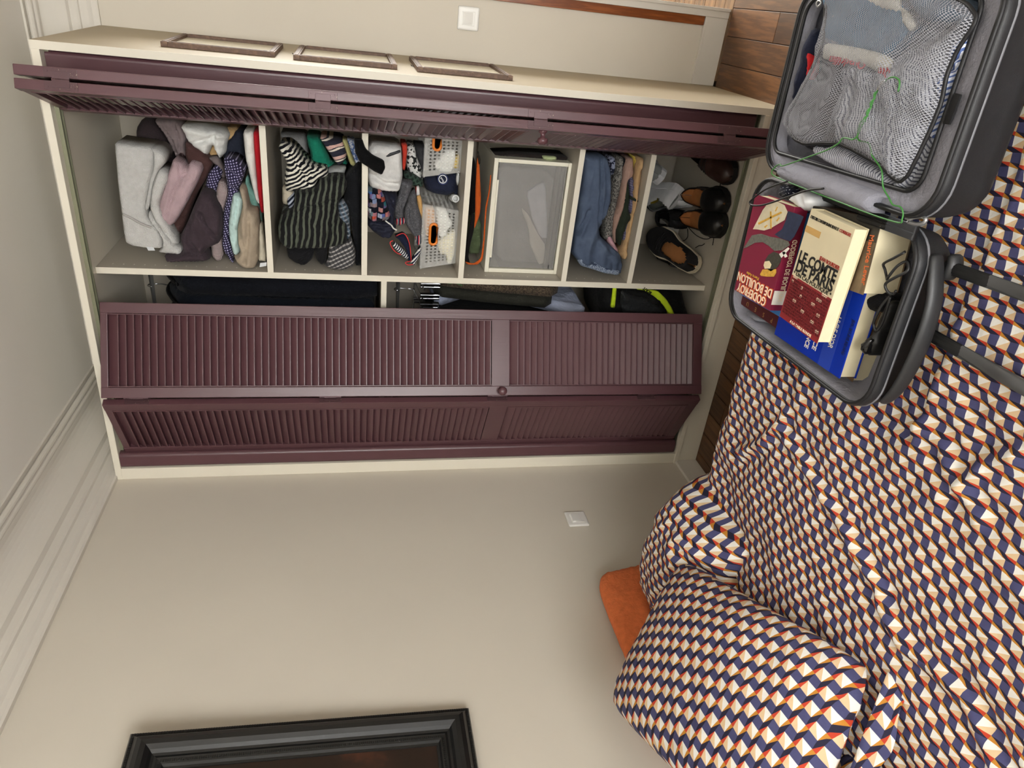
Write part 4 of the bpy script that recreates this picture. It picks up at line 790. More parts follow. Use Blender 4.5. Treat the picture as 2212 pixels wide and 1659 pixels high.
cloth('shirt', 'violet grey checked shirt in the stack on the fifth shelf', 'shirt', [(-0.3017,0.4778),(-0.3008,0.4619),(-0.3662,0.4497),(-0.4237,0.4408),(-0.4956,0.4446),(-0.5514,0.4494),(-0.5417,0.4618),(-0.4542,0.4434),(-0.4247,0.4596),(-0.3715,0.4599)], 'Y', .20, .2, .014, F('violet_check', (112, 108, 132), 'plaid', (64, 62, 86), 110, .2, .4))
cloth('trousers', 'yellow trousers edge near the folded door', 'trousers', [(-0.2298,0.4705),(-0.2329,0.4479),(-0.2881,0.4456),(-0.3355,0.4513)], 'Y', .21, .2, .012, F('yellow_cotton', (214, 188, 88)))
cloth('trousers', 'sand coloured chinos at the bottom of the fifth shelf stack', 'trousers', [(-0.2265,0.4642),(-0.2273,0.4433),(-0.3393,0.439),(-0.4546,0.439),(-0.55,0.439),(-0.6125,0.439),(-0.6159,0.452),(-0.5984,0.4669),(-0.5509,0.4531),(-0.4558,0.446),(-0.3646,0.4541),(-0.304,0.4613)], 'Y', .175, .25, .016, F('sand_chino', (184, 152, 112)), wr=.004, wa=1.4, creases=[[(-0.271,0.4491),(-0.3779,0.4372),(-0.4852,0.4411),(-0.576,0.444)]])
cloth('t_shirt', 'pink t-shirt corner beneath the jeans', 't-shirt', [(-0.5223,0.5259),(-0.5365,0.5073),(-0.5806,0.4752),(-0.5942,0.47),(-0.5825,0.4967),(-0.5532,0.5228)], 'Y', .185, .1, .012, F('pink_tee', (190, 150, 158)))

# ---------------------------------------------------------------- hanging side: rails, hangers, suits
CHR = plain('chrome', (200, 202, 206), .18, 1., .5, .02); STL = plain('rail_steel', (150, 150, 146), .3, .3)
for z, nm in ((2.233, 'upper steel clothes rail behind the left door pair'), (1.310, 'lower steel clothes rail behind the left door pair')):
    o = tube('clothes_rail', [(XL+.018, .38, z), (-.717, .38, z)], .011, STL, None, 14); tag(o, nm, 'rail')
def hook(pts, lab, x, z):
    t = thing('hanger', lab, 'hanger', (x, .38, z-.1))
    tube('hook', smooth_path([(x, .38+.0145*math.cos(a), z+.0145*math.sin(a)) for a in np.linspace(-.3, PI*1.1, 9)][::-1]+[(x, .395, z-.03), (x, .38, z-.06)], 4), .0022, CHR, t, 6)
    tube('arm', [(x, .18, z-.135), (x, .30, z-.075), (x, .38, z-.06), (x, .46, z-.075), (x, .58, z-.135)], .007, plain('hanger_black', (18, 18, 20), .4), t, 8, 3)
    return t
SUIT = [F('suit_black', (18, 20, 26)), F('suit_navy', (22, 27, 36)), F('suit_dark', (15, 17, 22))]
for i, (x, lb) in enumerate([(-.775, 'black suit jacket hanging closest to the shelf divider'), (-.860, 'dark navy suit jacket hanging second from the divider'), (-.945, 'dark suit jacket hanging third from the divider'), (-1.04, 'black suit jacket hanging half behind the left door pair')]):
    hook(None, ['chrome hook hanger on the upper rail nearest the divider', 'chrome hook hanger on the upper rail, second from divider', 'chrome hook hanger on the upper rail, third from divider', 'chrome hook hanger on the upper rail behind the door'][i], x, 2.233)
    cloth('suit_jacket', lb, 'jacket', [(.165, 2.06-.01*i), (.20, 2.10), (.34, 2.165), (.42, 2.165), (.56, 2.10), (.60, 2.05), (.60, 1.42+.005*i), (.40, 1.405), (.155, 1.40+.01*i)], 'X', x+.014, .042, .016, SUIT[i % 3], r=.06, wr=.0045, wf=14, wa=0, s=.016, creases=[[(.30, 2.15), (.22, 1.9), (.20, 1.5)]], group='suit jackets on the upper rail')
TRS = [(-.765, F('tweed_brown', (92, 80, 66), 'tweed', (60, 52, 44), 190, duty=.5), 'brown tweed trousers hanging on the lower rail by the divider', .68, .165), (-.812, F('dark_olive', (44, 44, 38)), 'dark olive trousers hanging on the lower rail', .70, .165), (-.850, F('pale_blue', (158, 166, 188)), 'pale blue grey trousers hanging on the lower rail', .56, .145), (-.945, F('charcoal_tr', (36, 37, 40)), 'charcoal trousers hanging on the lower rail near the door', .66, .18)]
for i, (x, mt, lb, zb, yf) in enumerate(TRS):
    cloth('trousers', lb, 'trousers', [(yf+.10, 1.17), (.50, 1.18), (.53, 1.0), (.54, zb), (yf, zb+.005), (yf+(.25 if i == 2 else .05), .98)], 'X', x+.012, .030, .010, mt, r=.04, wr=.004, wf=18, s=.016, group='trousers on the lower rail')
    t = thing('hanger', ['chrome clip hanger on the lower rail nearest the divider', 'chrome clip hanger on the lower rail holding olive trousers', 'chrome clip hanger on the lower rail holding pale blue trousers', 'chrome clip hanger on the lower rail near the door'][i], 'hanger', (x, .38, 1.15))
    tube('hook', [(x, .38+.0145*math.cos(a), 1.310+.0145*math.sin(a)) for a in np.linspace(PI*1.1, -.3, 9)]+[(x, .39, 1.27), (x, .38, 1.24)], .0024, CHR, t, 6)
    tube('bar', [(x, .17, 1.225), (x, .38, 1.245), (x, .56, 1.225)], .0028, CHR, t, 6)
    for yy in (.22, .50): boxes('clip', [(x-.010, x-.004, yy-.012, yy+.012, 1.16, 1.235), (x+.004, x+.010, yy-.012, yy+.012, 1.16, 1.235), (x-.011, x+.011, yy-.010, yy+.010, 1.165, 1.185)], CHR, t, .001)
tube_o = tube('wire', [(-.735, .20, 1.16), (-.745, .19, 1.13), (-.740, .185, 1.11), (-.748, .18, 1.08)], .0018, plain('green_wire', (60, 120, 60), .4), None, 6, 4); tag(tube_o, 'bent green wire hooked among the clip hangers', 'wire')
# black sports bag with lime bands on the wardrobe floor
BG = F('bag_black', (14, 15, 16), rough=.7); LIM = F('lime_band', (182, 206, 40), rough=.6)
o = cloth('sports_bag', 'black sports bag with lime green bands on the wardrobe floor', 'bag', [(-0.7234,0.527),(-0.7128,0.4931),(-0.6953,0.3955),(-0.6948,0.2239),(-0.7376,0.1737),(-0.8021,0.1429),(-0.8477,0.1164),(-0.8945,0.1075),(-0.97,0.1964),(-0.9728,0.4407),(-0.8809,0.5067),(-0.7914,0.5271)], 'Y', .17, .35, .05, BG, r=.08, wr=.007, s=.012)
cloth('band', None, None, [(-0.7168,0.4901),(-0.7118,0.4816),(-0.7187,0.4746),(-0.7593,0.4703),(-0.803,0.4669),(-0.7996,0.4867),(-0.755,0.4877)], 'Y', .121, .01, .005, LIM, parent=o, wr=.001, r=.008)
cloth('band', None, None, [(-0.7048,0.3945),(-0.702,0.3471),(-0.7237,0.2989),(-0.7567,0.2572),(-0.7954,0.2236),(-0.8251,0.2042),(-0.8707,0.196),(-0.8711,0.2211),(-0.8207,0.2352),(-0.7863,0.2604),(-0.7482,0.3081),(-0.7207,0.3624)], 'Y', .116, .01, .005, LIM, parent=o, wr=.001, r=.008)
pq = [(-0.7262,0.3285),(-0.7025,0.37),(-0.7216,0.3343),(-0.7132,0.3246)]
e1 = Vector((pq[1][0]-pq[0][0], 0, pq[1][1]-pq[0][1])); text('lettering', 'ROUT', (pq[0][0], .1085, pq[0][1]), e1, (e1.z*-1, 0, e1.x), .016, BG, o, .0006, 'LEFT', .0006)
cloth('mesh_pocket', None, None, [(-0.7253,0.4553),(-0.7435,0.4184),(-0.7583,0.3332),(-0.8035,0.2644),(-0.8283,0.2538),(-0.8268,0.4261),(-0.7782,0.45)], 'Y', .118, .01, .004, F('bag_grey', (34, 36, 38), rough=.6), parent=o, wr=.004)

# ---------------------------------------------------------------- shoes on the wardrobe floor
def interp(t, tab):
    for (a, va), (b, vb) in zip(tab, tab[1:]):
        if t <= b:
            k_ = (t-a)/(b-a); k_ = k_*k_*(3-2*k_) if b-a > .1 else k_
            return va+(vb-va)*k_
    return tab[-1][1]
HWT = [(0, .004), (.02, .018), (.08, .029), (.25, .033), (.45, .034), (.68, .045), (.82, .042), (.93, .030), (.98, .017), (1, .003)]
def shoe(label, heel, ang, mats, L=.285, W=1., Hs=1., pitch=0., roll=0., sole=.022, laces=0, open_=(.05, .50), heelh=.012, low=False, extra=None, group='shoes on the wardrobe floor', high=0.):
    """mats: upper, lining, insole, sole"""
    up, linm, ins, slm = mats
    t = thing('shoe', label, 'shoe', heel, group); t.rotation_euler = (0, 0, 0)
    RM = Matrix.Translation(Vector(heel)) @ Matrix.Rotation(ang, 4, 'Z') @ Matrix.Rotation(-pitch, 4, 'Y') @ Matrix.Rotation(roll, 4, 'X')
    HT_ = [(0, .066+high), (.10, .070+high), (.30, .060+high*.8), (.46, .078+high*.4), (.58, .066), (.72, .050), (.88, .040), (.97, .030), (1, .014)]
    if low: HT_ = [(0, .058), (.10, .060), (.28, .044), (.5, .040), (.60, .050), (.72, .050), (.88, .041), (.97, .030), (1, .014)]
    nx, nf = 26, 18
    def ring(tt, off, zoff=0.):
        hw = max(.001, interp(tt, HWT)*W-off); h = (interp(tt, HT_)*Hs-off)
        return [Vector((tt*L + (off if tt < .5 else -off), hw*math.cos(f_)*(1+.10*math.sin(f_)), sole+zoff+max(h, .004)*(math.sin(f_)**.75 if math.sin(f_) > 0 else 0))) for f_ in [PI*k_/nf for k_ in range(nf+1)]]
    ts = [0, .012, .04]+[i/nx for i in range(2, nx-1)]+[.965, .985, 1.]
    def shell(name, off, mat):
        bm = bmesh.new(); R = [[bm.verts.new(RM @ v) for v in ring(tt, off)] for tt in ts]
        for i in range(len(ts)-1):
            tm = (ts[i]+ts[i+1])/2
            for k_ in range(nf):
                fm = (k_+.5)/nf
                if open_[0] < tm < open_[1] and abs(fm-.5) < (.30 if low else .235)*math.sqrt(max(0, 1-((tm-(open_[0]+open_[1])/2)/((open_[1]-open_[0])/2))**2))+.02: continue
                bm.faces.new((R[i][k_], R[i+1][k_], R[i+1][k_+1], R[i][k_+1]))
        return link(name, from_bm(bm), mat, t, True)
    shell('upper', 0, up)
    shell('lining', .0035, linm)
    def slab(name, z0, z1, sc, mat, t0=0., t1=1., dz=0.):
        bm = bmesh.new(); A = []; B = []
        tt = [t0+(t1-t0)*i/24 for i in range(25)]
        o2 = [(x_*L, interp(x_, HWT)*W*sc) for x_ in tt]+[(x_*L, -interp(x_, HWT)*W*sc) for x_ in reversed(tt)]
        for x_, y_ in o2: A.append(bm.verts.new(RM @ Vector((x_, y_, z0)))); B.append(bm.verts.new(RM @ Vector((x_, y_, z1))))
        bm.faces.new(A[::-1]); bm.faces.new(B); n = len(A)
        for i in range(n): bm.faces.new((A[i], A[(i+1) % n], B[(i+1) % n], B[i]))
        return link(name, from_bm(bm), mat, t)
    slab('sole', 0.004 if heelh else 0, sole+.003, 1.10, slm)
    if heelh: slab('heel', 0, .006, 1.06, slm, 0., .28)
    slab('insole', sole+.004, sole+.010, .88, ins, .01, .97)
    for i in range(laces):
        tt = .50+i*.045; R0 = ring(tt, -.0015); R1 = ring(tt+.03, -.0015)
        pts = [RM @ R0[k_].lerp(R1[k_], (k_-5)/8) for k_ in range(5, 14)]; tube('lace', pts, .0018, plain('lace_black', (20, 20, 21), .7), t, 6)
    if extra: extra(t, RM, ring)
    return t
def leather(n, c, r): return plain(n, c, r, 0, .5, .1, 30, (180, .2, .001))
BLK = leather('black_leather', (22, 22, 23), .33); SUE = leather('black_suede', (26, 26, 29), .85); TANI = leather('tan_insole', (168, 112, 66), .6); BRN = leather('brown_leather', (50, 32, 28), .4)
SLB = plain('black_rubber', (20, 20, 20), .7); SLW = plain('cream_rubber', (206, 196, 172), .7); WHT = leather('white_leather', (214, 215, 217), .5); GRYS = leather('grey_mesh', (150, 154, 152), .7)
ZF = .1005
def band_piece(t, RM, ring):
    pass
shoe('black leather slip-on shoe with tan insole, nearest the folded door', (-.392, .350, ZF), math.atan2(-.276, .041), (BLK, TANI, TANI, SLB), L=.278, W=1.15, Hs=1.05, open_=(.03, .58), low=True)
shoe('black leather slip-on shoe with tan insole, beside the laced shoe', (-.478, .322, ZF), math.atan2(-.270, .050), (BLK, TANI, TANI, SLB), L=.276, W=1.15, Hs=1.05, open_=(.03, .58), low=True)
shoe('black laced shoe with cream sole edge and tan inside, leaning on its mate', (-.640, .165, ZF+.016), math.atan2(.285, .045), (SUE, BLK, TANI, SLW), L=.305, W=1.28, pitch=.33, roll=.42, laces=4, sole=.024)
shoe('black laced shoe lying under the cream edged one by the divider', (-.662, .265, ZF+.004), math.atan2(.28, -.02), (SUE, BLK, TANI, SLB), L=.285, W=.72, laces=3)
shoe('black suede shoe pointing to the back of the wardrobe', (-.505, .375, ZF), math.atan2(.245, -.055), (SUE, BLK, SUE, SLB), L=.255, W=1.1, laces=2)
def swoosh(t, RM, ring):
    for dz, mt, nm in ((0, plain('navy_vinyl', (26, 30, 46), .4), 'side_stripe'),):
        pts = []
        for tt, k_ in ((.22, 3), (.32, 2), (.42, 2), (.52, 3), (.62, 5), (.66, 6)): pts.append(RM @ ring(tt, -.002)[k_])
        tube(nm, pts, [.003, .007, .009, .007, .005, .003], mt, t, 6, 0)
shoe('white sneaker with navy side stripe lying on its side', (-.375, .385, ZF+.055), math.atan2(.25, -.07), (WHT, GRYS, GRYS, WHT), L=.26, W=1.12, Hs=1.1, roll=-.9, pitch=.2, sole=.03, heelh=0, laces=3, extra=swoosh)
shoe('second white sneaker standing behind the slip-on shoes', (-.42, .372, ZF), math.atan2(.26, -.07), (WHT, WHT, GRYS, WHT), L=.25, W=.8, Hs=.8, sole=.028, heelh=0)
shoe('grey mesh sneaker piled on top of the white ones', (-.35, .42, ZF+.135), math.atan2(.19, .0), (GRYS, GRYS, GRYS, WHT), L=.20, W=1.1, roll=.5, pitch=.1, sole=.026, heelh=0, laces=3)
shoe('dark brown leather shoe half hidden under the folded door', (-.215, .355, ZF+.004), math.atan2(-.285, -.035), (BRN, BRN, BRN, SLB), L=.285, W=1.1, laces=3)
cloth('plastic_bag', 'yellow green plastic bag at the back of the shoe floor', 'bag', [(-0.4105,0.2388),(-0.4209,0.1944),(-0.4772,0.1796),(-0.4905,0.2217)], 'Y', .55, .05, .02, plain('yellow_plastic', (150, 132, 40), .3), wr=.008)
cloth('shoe_sole', 'worn tan wooden sole standing behind the white sneakers', 'sole', [(-0.4165,0.1658),(-0.4174,0.1441),(-0.4347,0.1368),(-0.4897,0.1423),(-0.4906,0.159),(-0.4632,0.1674)], 'Y', .60, .012, .006, TANI, wr=.001)
o = thing('paper_box', 'small pale cardboard box behind the laced shoe', 'box', (-.575, .50, ZF)); CB = plain('pale_card', (196, 192, 184), .7)
box('box_body', -.605, -.550, .455, .545, ZF, ZF+.045, CB, o); box('box_lid', -.607, -.548, .453, .547, ZF+.045, ZF+.056, CB, o)
LB = plain('lace_black', (20, 20, 21), .7)
tag(tube('shoelace', [(a, b, ZF+.002) for a, b in [(-0.5228,0.4013),(-0.5341,0.3532),(-0.5397,0.2891),(-0.5336,0.2241),(-0.518,0.1761),(-0.4975,0.1508),(-0.5083,0.1403),(-0.5317,0.1364)]], .0016, LB, None, 6, 5), 'long loose black shoelace on the wardrobe floor', 'shoelace')
tag(tube('shoelace', [(a, b, ZF+.002) for a, b in [(-0.5392,0.3764),(-0.5663,0.3583),(-0.5894,0.375),(-0.6052,0.4094)]], .0016, LB, None, 6, 5), 'short black shoelace curl near the cardboard box', 'shoelace')
tag(tube('shoelace', [(a, b, ZF+.002) for a, b in [(-0.5474,0.2021),(-0.5602,0.2189),(-0.5695,0.2429),(-0.5866,0.2681)]], .0016, LB, None, 6, 5), 'black shoelace end beside the cream sole edge', 'shoelace')
tag(tube('shoelace', [(a, b, ZF+.002) for a, b in [(-0.2827,0.2122),(-0.3052,0.1936),(-0.3279,0.1915)]], .0016, LB, None, 6, 5), 'black shoelace hanging near the brown leather shoe', 'shoelace')

# ================================================================ bed linen print: faceted pyramids in white, sand, indigo, navy, red and mustard
def print_mat(name):
    m = MB(name, .8, 0, .3); u, v, _ = m.coord('UV'); s_ = u.frac(); t_ = v.frac()
    IND, NAV, RD, MU, TANC, WH = (70, 71, 108), (37, 34, 55), (186, 62, 38), (188, 128, 46), (216, 187, 148), (228, 226, 219)
    c = m.mix((s_ < (t_*.1875+.463)).max((t_ < .37)*(s_ < (t_*.1875+.6506))), NAV, IND)
    red = (t_ > (s_*-1.3214+1.3214))*(t_ < (s_*.5714-.0414))*(s_ > .715)
    c = m.mix(red, c, RD)
    mus = (t_ > (s_*.5714-.0414))*(t_ < (s_*-.973+1.503))*(s_ > (t_*-.1731+.784))
    c = m.mix(mus, c, MU)
    dia = (t_ > s_*.5139)*(s_ < (t_*-.1731+.784))*(t_ < (s_*.5714+.53))
    c = m.mix(dia, c, m.mix(s_ > t_*.7079, TANC, WH))
    h = m.nt.nodes.new('ShaderNodeHueSaturation'); m.nt.links.new(c, h.inputs['Color']); m.nt.links.new((m.noise(40, 3)*.16+.92).k, h.inputs['Value']); c = h.outputs[0]
    m.base(c); m.bump(m.noise(1100, 2), .2, .0008); m.bump(m.noise(30, 4), .35, .006); m.bump(m.noise(75, 3), .25, .003)
    return m.m
PRT = print_mat('pyramid_print_cotton')
def fab_uv(a, c):
    """inverse of the print lattice (a, c in metres)"""
    det = a[0]*c[1]-a[1]*c[0]
    return lambda x, y: ((x*c[1]-y*c[0])/det, (a[0]*y-a[1]*x)/det)
def vn(x, y, z): return noise.noise(Vector((x, y, z)))
def ridged(x, y, z): return 1-abs(vn(x, y, z))*2
# ---- duvet
SU = Vector((.9987, .0517)); SV = Vector((.0517, -.9987)); SO = Vector((-.040, -1.075))     # suitcase axes: across, toward the near end, hinge centre
def suit_uv(x, y): d = Vector((x, y))-SO; return d.dot(SU), d.dot(SV)
RID = [[(-0.6217,-1.054),(-0.6427,-1.18),(-0.6696,-1.315),(-0.6992,-1.414),(-0.7194,-1.486)], [(-1.071,-0.9724),(-1.081,-1.091),(-1.079,-1.193),(-0.9986,-1.328)], [(-0.3787,-1.379),(-0.3822,-1.469),(-0.4224,-1.526),(-0.4487,-1.595)], [(-0.5816,-1.054),(-0.6969,-1.004),(-0.7816,-0.9246)], [(-0.4176,-1.545),(-0.3607,-1.556),(-0.3191,-1.601)], [(-0.7439,-1.5),(-0.7666,-1.596),(-0.7351,-1.723),(-0.7868,-1.824)]]
def pl(x, y, P):
    return min(float(segdist(np.array([(x, y)]), P[i], P[i+1])[0]) for i in range(len(P)-1))
def H(x, y, fast=None):
    z = .452+.010*vn(x*2.2, y*2.2, 3)+.008*ridged(x*4.5+y*2, y*3.5-x, 1.7)+.0068*ridged(x*10-y*5, y*8+x*6, 5.1)+.0030*ridged(x*21+y*9, y*19-x*7, 8.2)+.0014*ridged(x*44-y*20, y*40+x*12, 4.4)
    # the covered pillow at the far corner of the head end
    ex = max(0., 1-abs((x+1.205)/.235)**2.6); ey = max(0., 1-abs((y+.895)/.205)**2.6)
    b = (ex*ey)**.55
    z += .150*b+.010*b*ridged(x*9+y*14, y*5, 2.2)
    z += .05*math.exp(-((x+1.25)/.30)**2-((y+1.35)/.35)**2)
    return z
def build_duvet():
    a, c = (.0208, .0258), (.0040, -.0388); uvf = fab_uv(a, c)
    X0, X1 = -1.365, .66; YN, YE = -2.42, -.765
    nx = 232; ny = 186; nsk = 16
    xs = [X0+(X1-X0)*i/nx for i in range(nx+1)]
    RP = [np.array(P) for P in RID]
    V = []; UV = []
    for j in range(ny+nsk+1):
        for i, x in enumerate(xs):
            edge = YE+.012*vn(x*3, 0, 9)+.006*vn(x*11, 0, 2)
            if j <= ny:
                y = YN+(edge-YN)*j/ny; z = H(x, y); fy = y
                d_ = edge-y
                if d_ < .07: z -= .034*(1-d_/.07)**2
                su, sv = suit_uv(x, y)
                k_ = max(0., min(1., (.03+.40-abs(su))/.05))*max(0., min(1., (.30-abs(sv))/.05)) if abs(su) < .45 else 0
                z = z*(1-k_)+min(z, .449)*k_
            else:
                q = (j-ny)/nsk; y0 = edge; z0 = H(x, edge)-.034
                L = q*.34; fy = edge+L
                fold = .020*vn(x*7, q*1.2, 4)*q+.008*ridged(x*16, q*2, 1)*q
                y = y0+.020*math.sin(min(1, q*5)*PI/2)+fold+.01*q; z = z0-L*.92
                z = max(z, .10)
            V.append([x, y, z]); UV.append((x, fy))
    A = np.array(V)
    pts = A[:, :2]
    for n_, P in enumerate(RP):
        d_ = polydist(pts, [tuple(p_) for p_ in P], False); sg = -1 if n_ in (1,) else 1
        A[:, 2] += np.where(np.arange(len(A)) < (ny+1)*(nx+1), sg*.011*np.exp(-(d_/.014)**2)-sg*.006*np.exp(-((d_-.028)/.014)**2), 0)
    for q_ in range(len(A)):                              # the suitcase presses the duvet flat
        su, sv = suit_uv(A[q_, 0], A[q_, 1])
        if abs(su) < .395 and -.295 < sv < .31: A[q_, 2] = min(A[q_, 2], .4495)
    fs = []; W_ = nx+1
    for j in range(ny+nsk):
        for i in range(nx): fs.append((j*W_+i, j*W_+i+1, (j+1)*W_+i+1, (j+1)*W_+i))
    me = from_py(A.tolist(), fs, 'duvet', False)
    lay = me.uv_layers.new(name='UVMap')
    uvs = [uvf(x+.004*vn(x*6, y*6, 1)+.0022*vn(x*16, y*16, 3), y+.004*vn(x*6, y*6, 7)+.0022*vn(x*16, y*16, 6)) for x, y in UV]
    for lp in me.loops: lay.data[lp.index].uv = uvs[lp.vertex_index]
    o = link('duvet', me, PRT, None, True)
    md = o.modifiers.new('thickness', 'SOLIDIFY'); md.thickness = .012; md.offset = -1
    tag(o, 'crumpled duvet with a faceted pyramid print in indigo, red and white', 'duvet')
build_duvet()
bd = thing('bed', 'low double bed under the patterned duvet, head against the wall', 'bed', (-.40, -1.6, 0))
box('mattress', -1.455, .62, -2.38, -.815, .20, .405, plain('mattress_ticking', (206, 202, 194), .9), bd, .02)
box('bed_base', -1.455, .62, -2.38, -.83, .06, .198, plain('base_fabric', (92, 84, 78), .9), bd, .01)
for x_, y_ in ((-1.40, -.90), (-1.40, -2.3), (.55, -.90), (.55, -2.3)): lathe('leg', [(.022, 0), (.028, .061)], to_m((x_, y_, 0), (0, 0, 1)), plain('leg_wood', (70, 52, 38), .5), bd, 12)
# ---- pillows
def pillow(name, label, A, B, C, th, mat, uvm=None, n=44, sag=0., pinch=.10, seed=1, crease=.006, group=None, rc=.09):
    """A, B, C: three corners in order; the front faces (B-A)x(C-B)"""
    A, B, C = Vector(A), Vector(B), Vector(C); e1 = B-A; e2 = C-B; N = e1.cross(e2).normalized(); Lx, Ly = e1.length, e2.length; O = A
    V = []; UV = []; F_ = []
    for side in (1, -1):
        for j in range(n+1):
            for i in range(n+1):
                u, v = i/n, j/n; a, b = 2*u-1, 2*v-1; k_ = 1-rc*(a*a*b*b)**2; u, v = (a*k_+1)/2, (b*k_+1)/2
                t_ = (max(0, 1-abs(a)**2.6)*max(0, 1-abs(b)**2.6))**.5
                pu = u-(a*pinch*(1-b*b)*abs(a))*.5*(.5); pv = v-(b*pinch*(1-a*a)*abs(b))*.5*(.5)
                h_ = side*th*t_+crease*ridged(u*5+seed, v*3+u*2, seed)*t_+crease*.5*vn(u*14, v*12, seed+3)*t_
                rim = 1-t_
                h_ += .006*vn(u*22+seed, v*22, 2.)*rim
                P = O+e1*pu+e2*pv+N*h_-Vector((0, 0, sag*(1-abs(a))*0))
                V.append(tuple(P)); UV.append((u*Lx, v*Ly))
    K = (n+1)**2
    for j in range(n):
        for i in range(n):
            q = (j*(n+1)+i, j*(n+1)+i+1, (j+1)*(n+1)+i+1, (j+1)*(n+1)+i); F_.append(q); F_.append(tuple(K+k_ for k_ in reversed(q)))
    me = from_py(V, F_, name, False)
    lay = me.uv_layers.new(name='UVMap')
    for lp in me.loops:
        x, y = UV[lp.vertex_index]; lay.data[lp.index].uv = uvm(x, y) if uvm else (x, y)
    bm = bmesh.new(); bm.from_mesh(me); bmesh.ops.remove_doubles(bm, verts=bm.verts[:], dist=1e-5); bm.to_mesh(me); bm.free()
    return tag(link(name, me, mat, None, True), label, 'pillow', group), (O, e1, e2, N, Lx, Ly)
k = 1.12; uvp = fab_uv((-.0301*k, -.0109*k), (.0087*k, .0369*k))
PA, PB, PC = (-.822, -1.590, .488), (-1.080, -.985, .590), (-1.345, -1.235, .855)
pw, fr_ = pillow('pillow', 'pillow with the pyramid print leaning diagonally against the orange one', PA, PB, PC, .085, PRT, uvp, seed=2)
# the open flap end of the pillow case
def flap():
    O, e1, e2, N, Lx, Ly = fr_; V = []; UV = []; n, m_ = 40, 5
    for j in range(m_+1):
        for i in range(n+1):
            v = i/n; q = j/m_; b = 2*v-1; t_ = max(0, 1-abs(b)**2.6)**.5
            P = O-e1*(.055*q)+e2*v+N*(-.02-.035*q+.016*vn(v*9, q*1.5, 1)*q+.010*math.sin(v*19)*q)
            V.append(tuple(P)); UV.append(uvp(-.075*q*Lx, v*Ly))
    F_ = [(j*(n+1)+i, j*(n+1)+i+1, (j+1)*(n+1)+i+1, (j+1)*(n+1)+i) for j in range(m_) for i in range(n)]
    me = from_py(V, F_, 'flap', False); lay = me.uv_layers.new(name='UVMap')
    for lp in me.loops: lay.data[lp.index].uv = UV[lp.vertex_index]
    o_ = link('case_flap', me, PRT, pw, True); md = o_.modifiers.new('thickness', 'SOLIDIFY'); md.thickness = .003
flap()
ORC = fabric('orange_linen', (214, 116, 68), plane='yz', nscale=60, var=.10)
op, _ = pillow('pillow', 'plain orange pillow propped against the wall at the bed head', (-1.40, -1.36, .41), (-1.395, -.655, .41), (-1.435, -.68, .715), .044, ORC, None, seed=5, rc=.16)
pillow('pillow', 'second pyramid print pillow lying flat under the leaning one', (-.98, -2.26, .545), (-.98, -1.62, .535), (-1.42, -1.62, .56), .075, PRT, fab_uv((.0197, .0252), (.0053, -.0376)), seed=8)

# ================================================================ open suitcase on the bed
sc_ = thing('suitcase', 'open dark grey cabin suitcase lying on the bed, lid folded back', 'suitcase', (SO.x, SO.y, .452))
m = MB('suitcase_nylon', .5, 0, .45); m.base(m.mix(m.noise(14, 4), (26, 27, 29), (40, 41, 44))); m.bump(m.noise(700, 2), .3, .001); NYL = m.m
LIN_ = fabric('suitcase_lining', (142, 142, 152), plane='xy', nscale=40, var=.06, weave=1200); ZIP = plain('zip_black', (26, 26, 28), .5); PIP = plain('piping_grey', (112, 113, 118), .5)
def SW(u, v, z): p_ = SO+SU*u+SV*v; return Vector((p_.x, p_.y, z))
def rrect(u0, u1, v0, v1, r, n=7):
    r = max(.004, r); out = []
    for cu, cv, a0 in ((u1-r, v1-r, 0), (u0+r, v1-r, PI/2), (u0+r, v0+r, PI), (u1-r, v0+r, 1.5*PI)):
        for i in range(n+1): a = a0+i/n*PI/2; out.append((cu+r*math.cos(a), cv+r*math.sin(a)))
    return out
def shell_part(name, u0, u1, v0, v1, z0, zr, lab, R=.065):
    bm = bmesh.new(); loops = []
    for z, ins in ((z0, .045), (z0+.008, .022), (z0+.026, .008), (z0+.055, .001), (zr-.022, 0), (zr-.018, -.003), (zr-.004, -.003), (zr, 0), (zr, .007), (zr-.02, .009)):
        loops.append([bm.verts.new(SW(u, v, z)) for u, v in rrect(u0+ins, u1-ins, v0+ins, v1-ins, R-ins)])
    bm.faces.new(loops[0][::-1])
    for A, B in zip(loops, loops[1:]):
        n = len(A)
        for i in range(n): bm.faces.new((A[i], A[(i+1) % n], B[(i+1) % n], B[i]))
    o_ = link(name, from_bm(bm), NYL, sc_, True); o_['label'] = lab
    bm = bmesh.new(); loops = []
    for z, ins in ((zr-.004, .0075), (zr-.03, .012), (z0+.03, .016), (z0+.014, .03)):
        loops.append([bm.verts.new(SW(u, v, z)) for u, v in rrect(u0+ins, u1-ins, v0+ins, v1-ins, R-ins)])
    for A, B in zip(loops, loops[1:]):
        n = len(A)
        for i in range(n): bm.faces.new((A[i], A[(i+1) % n], B[(i+1) % n], B[i]))
    bm.faces.new(loops[-1]); link('lining', from_bm(bm), LIN_, o_, True)
    tube('zip', [SW(u, v, zr+.0015) for u, v in rrect(u0+.003, u1-.003, v0+.003, v1-.003, R-.003)], .0042, ZIP, o_, 6, 0, True)
    tube('piping', [SW(u, v, zr-.020) for u, v in rrect(u0-.001, u1+.001, v0-.001, v1+.001, R)], .0032, PIP, o_, 6, 0, True)
    return o_
bs = shell_part('back_shell', -.358, -.008, -.287, .276, .4515, .548, 'half holding the books')
ld = shell_part('lid', .014, .385, -.236, .300, .4515, .577, 'deeper half holding clothes under a net')
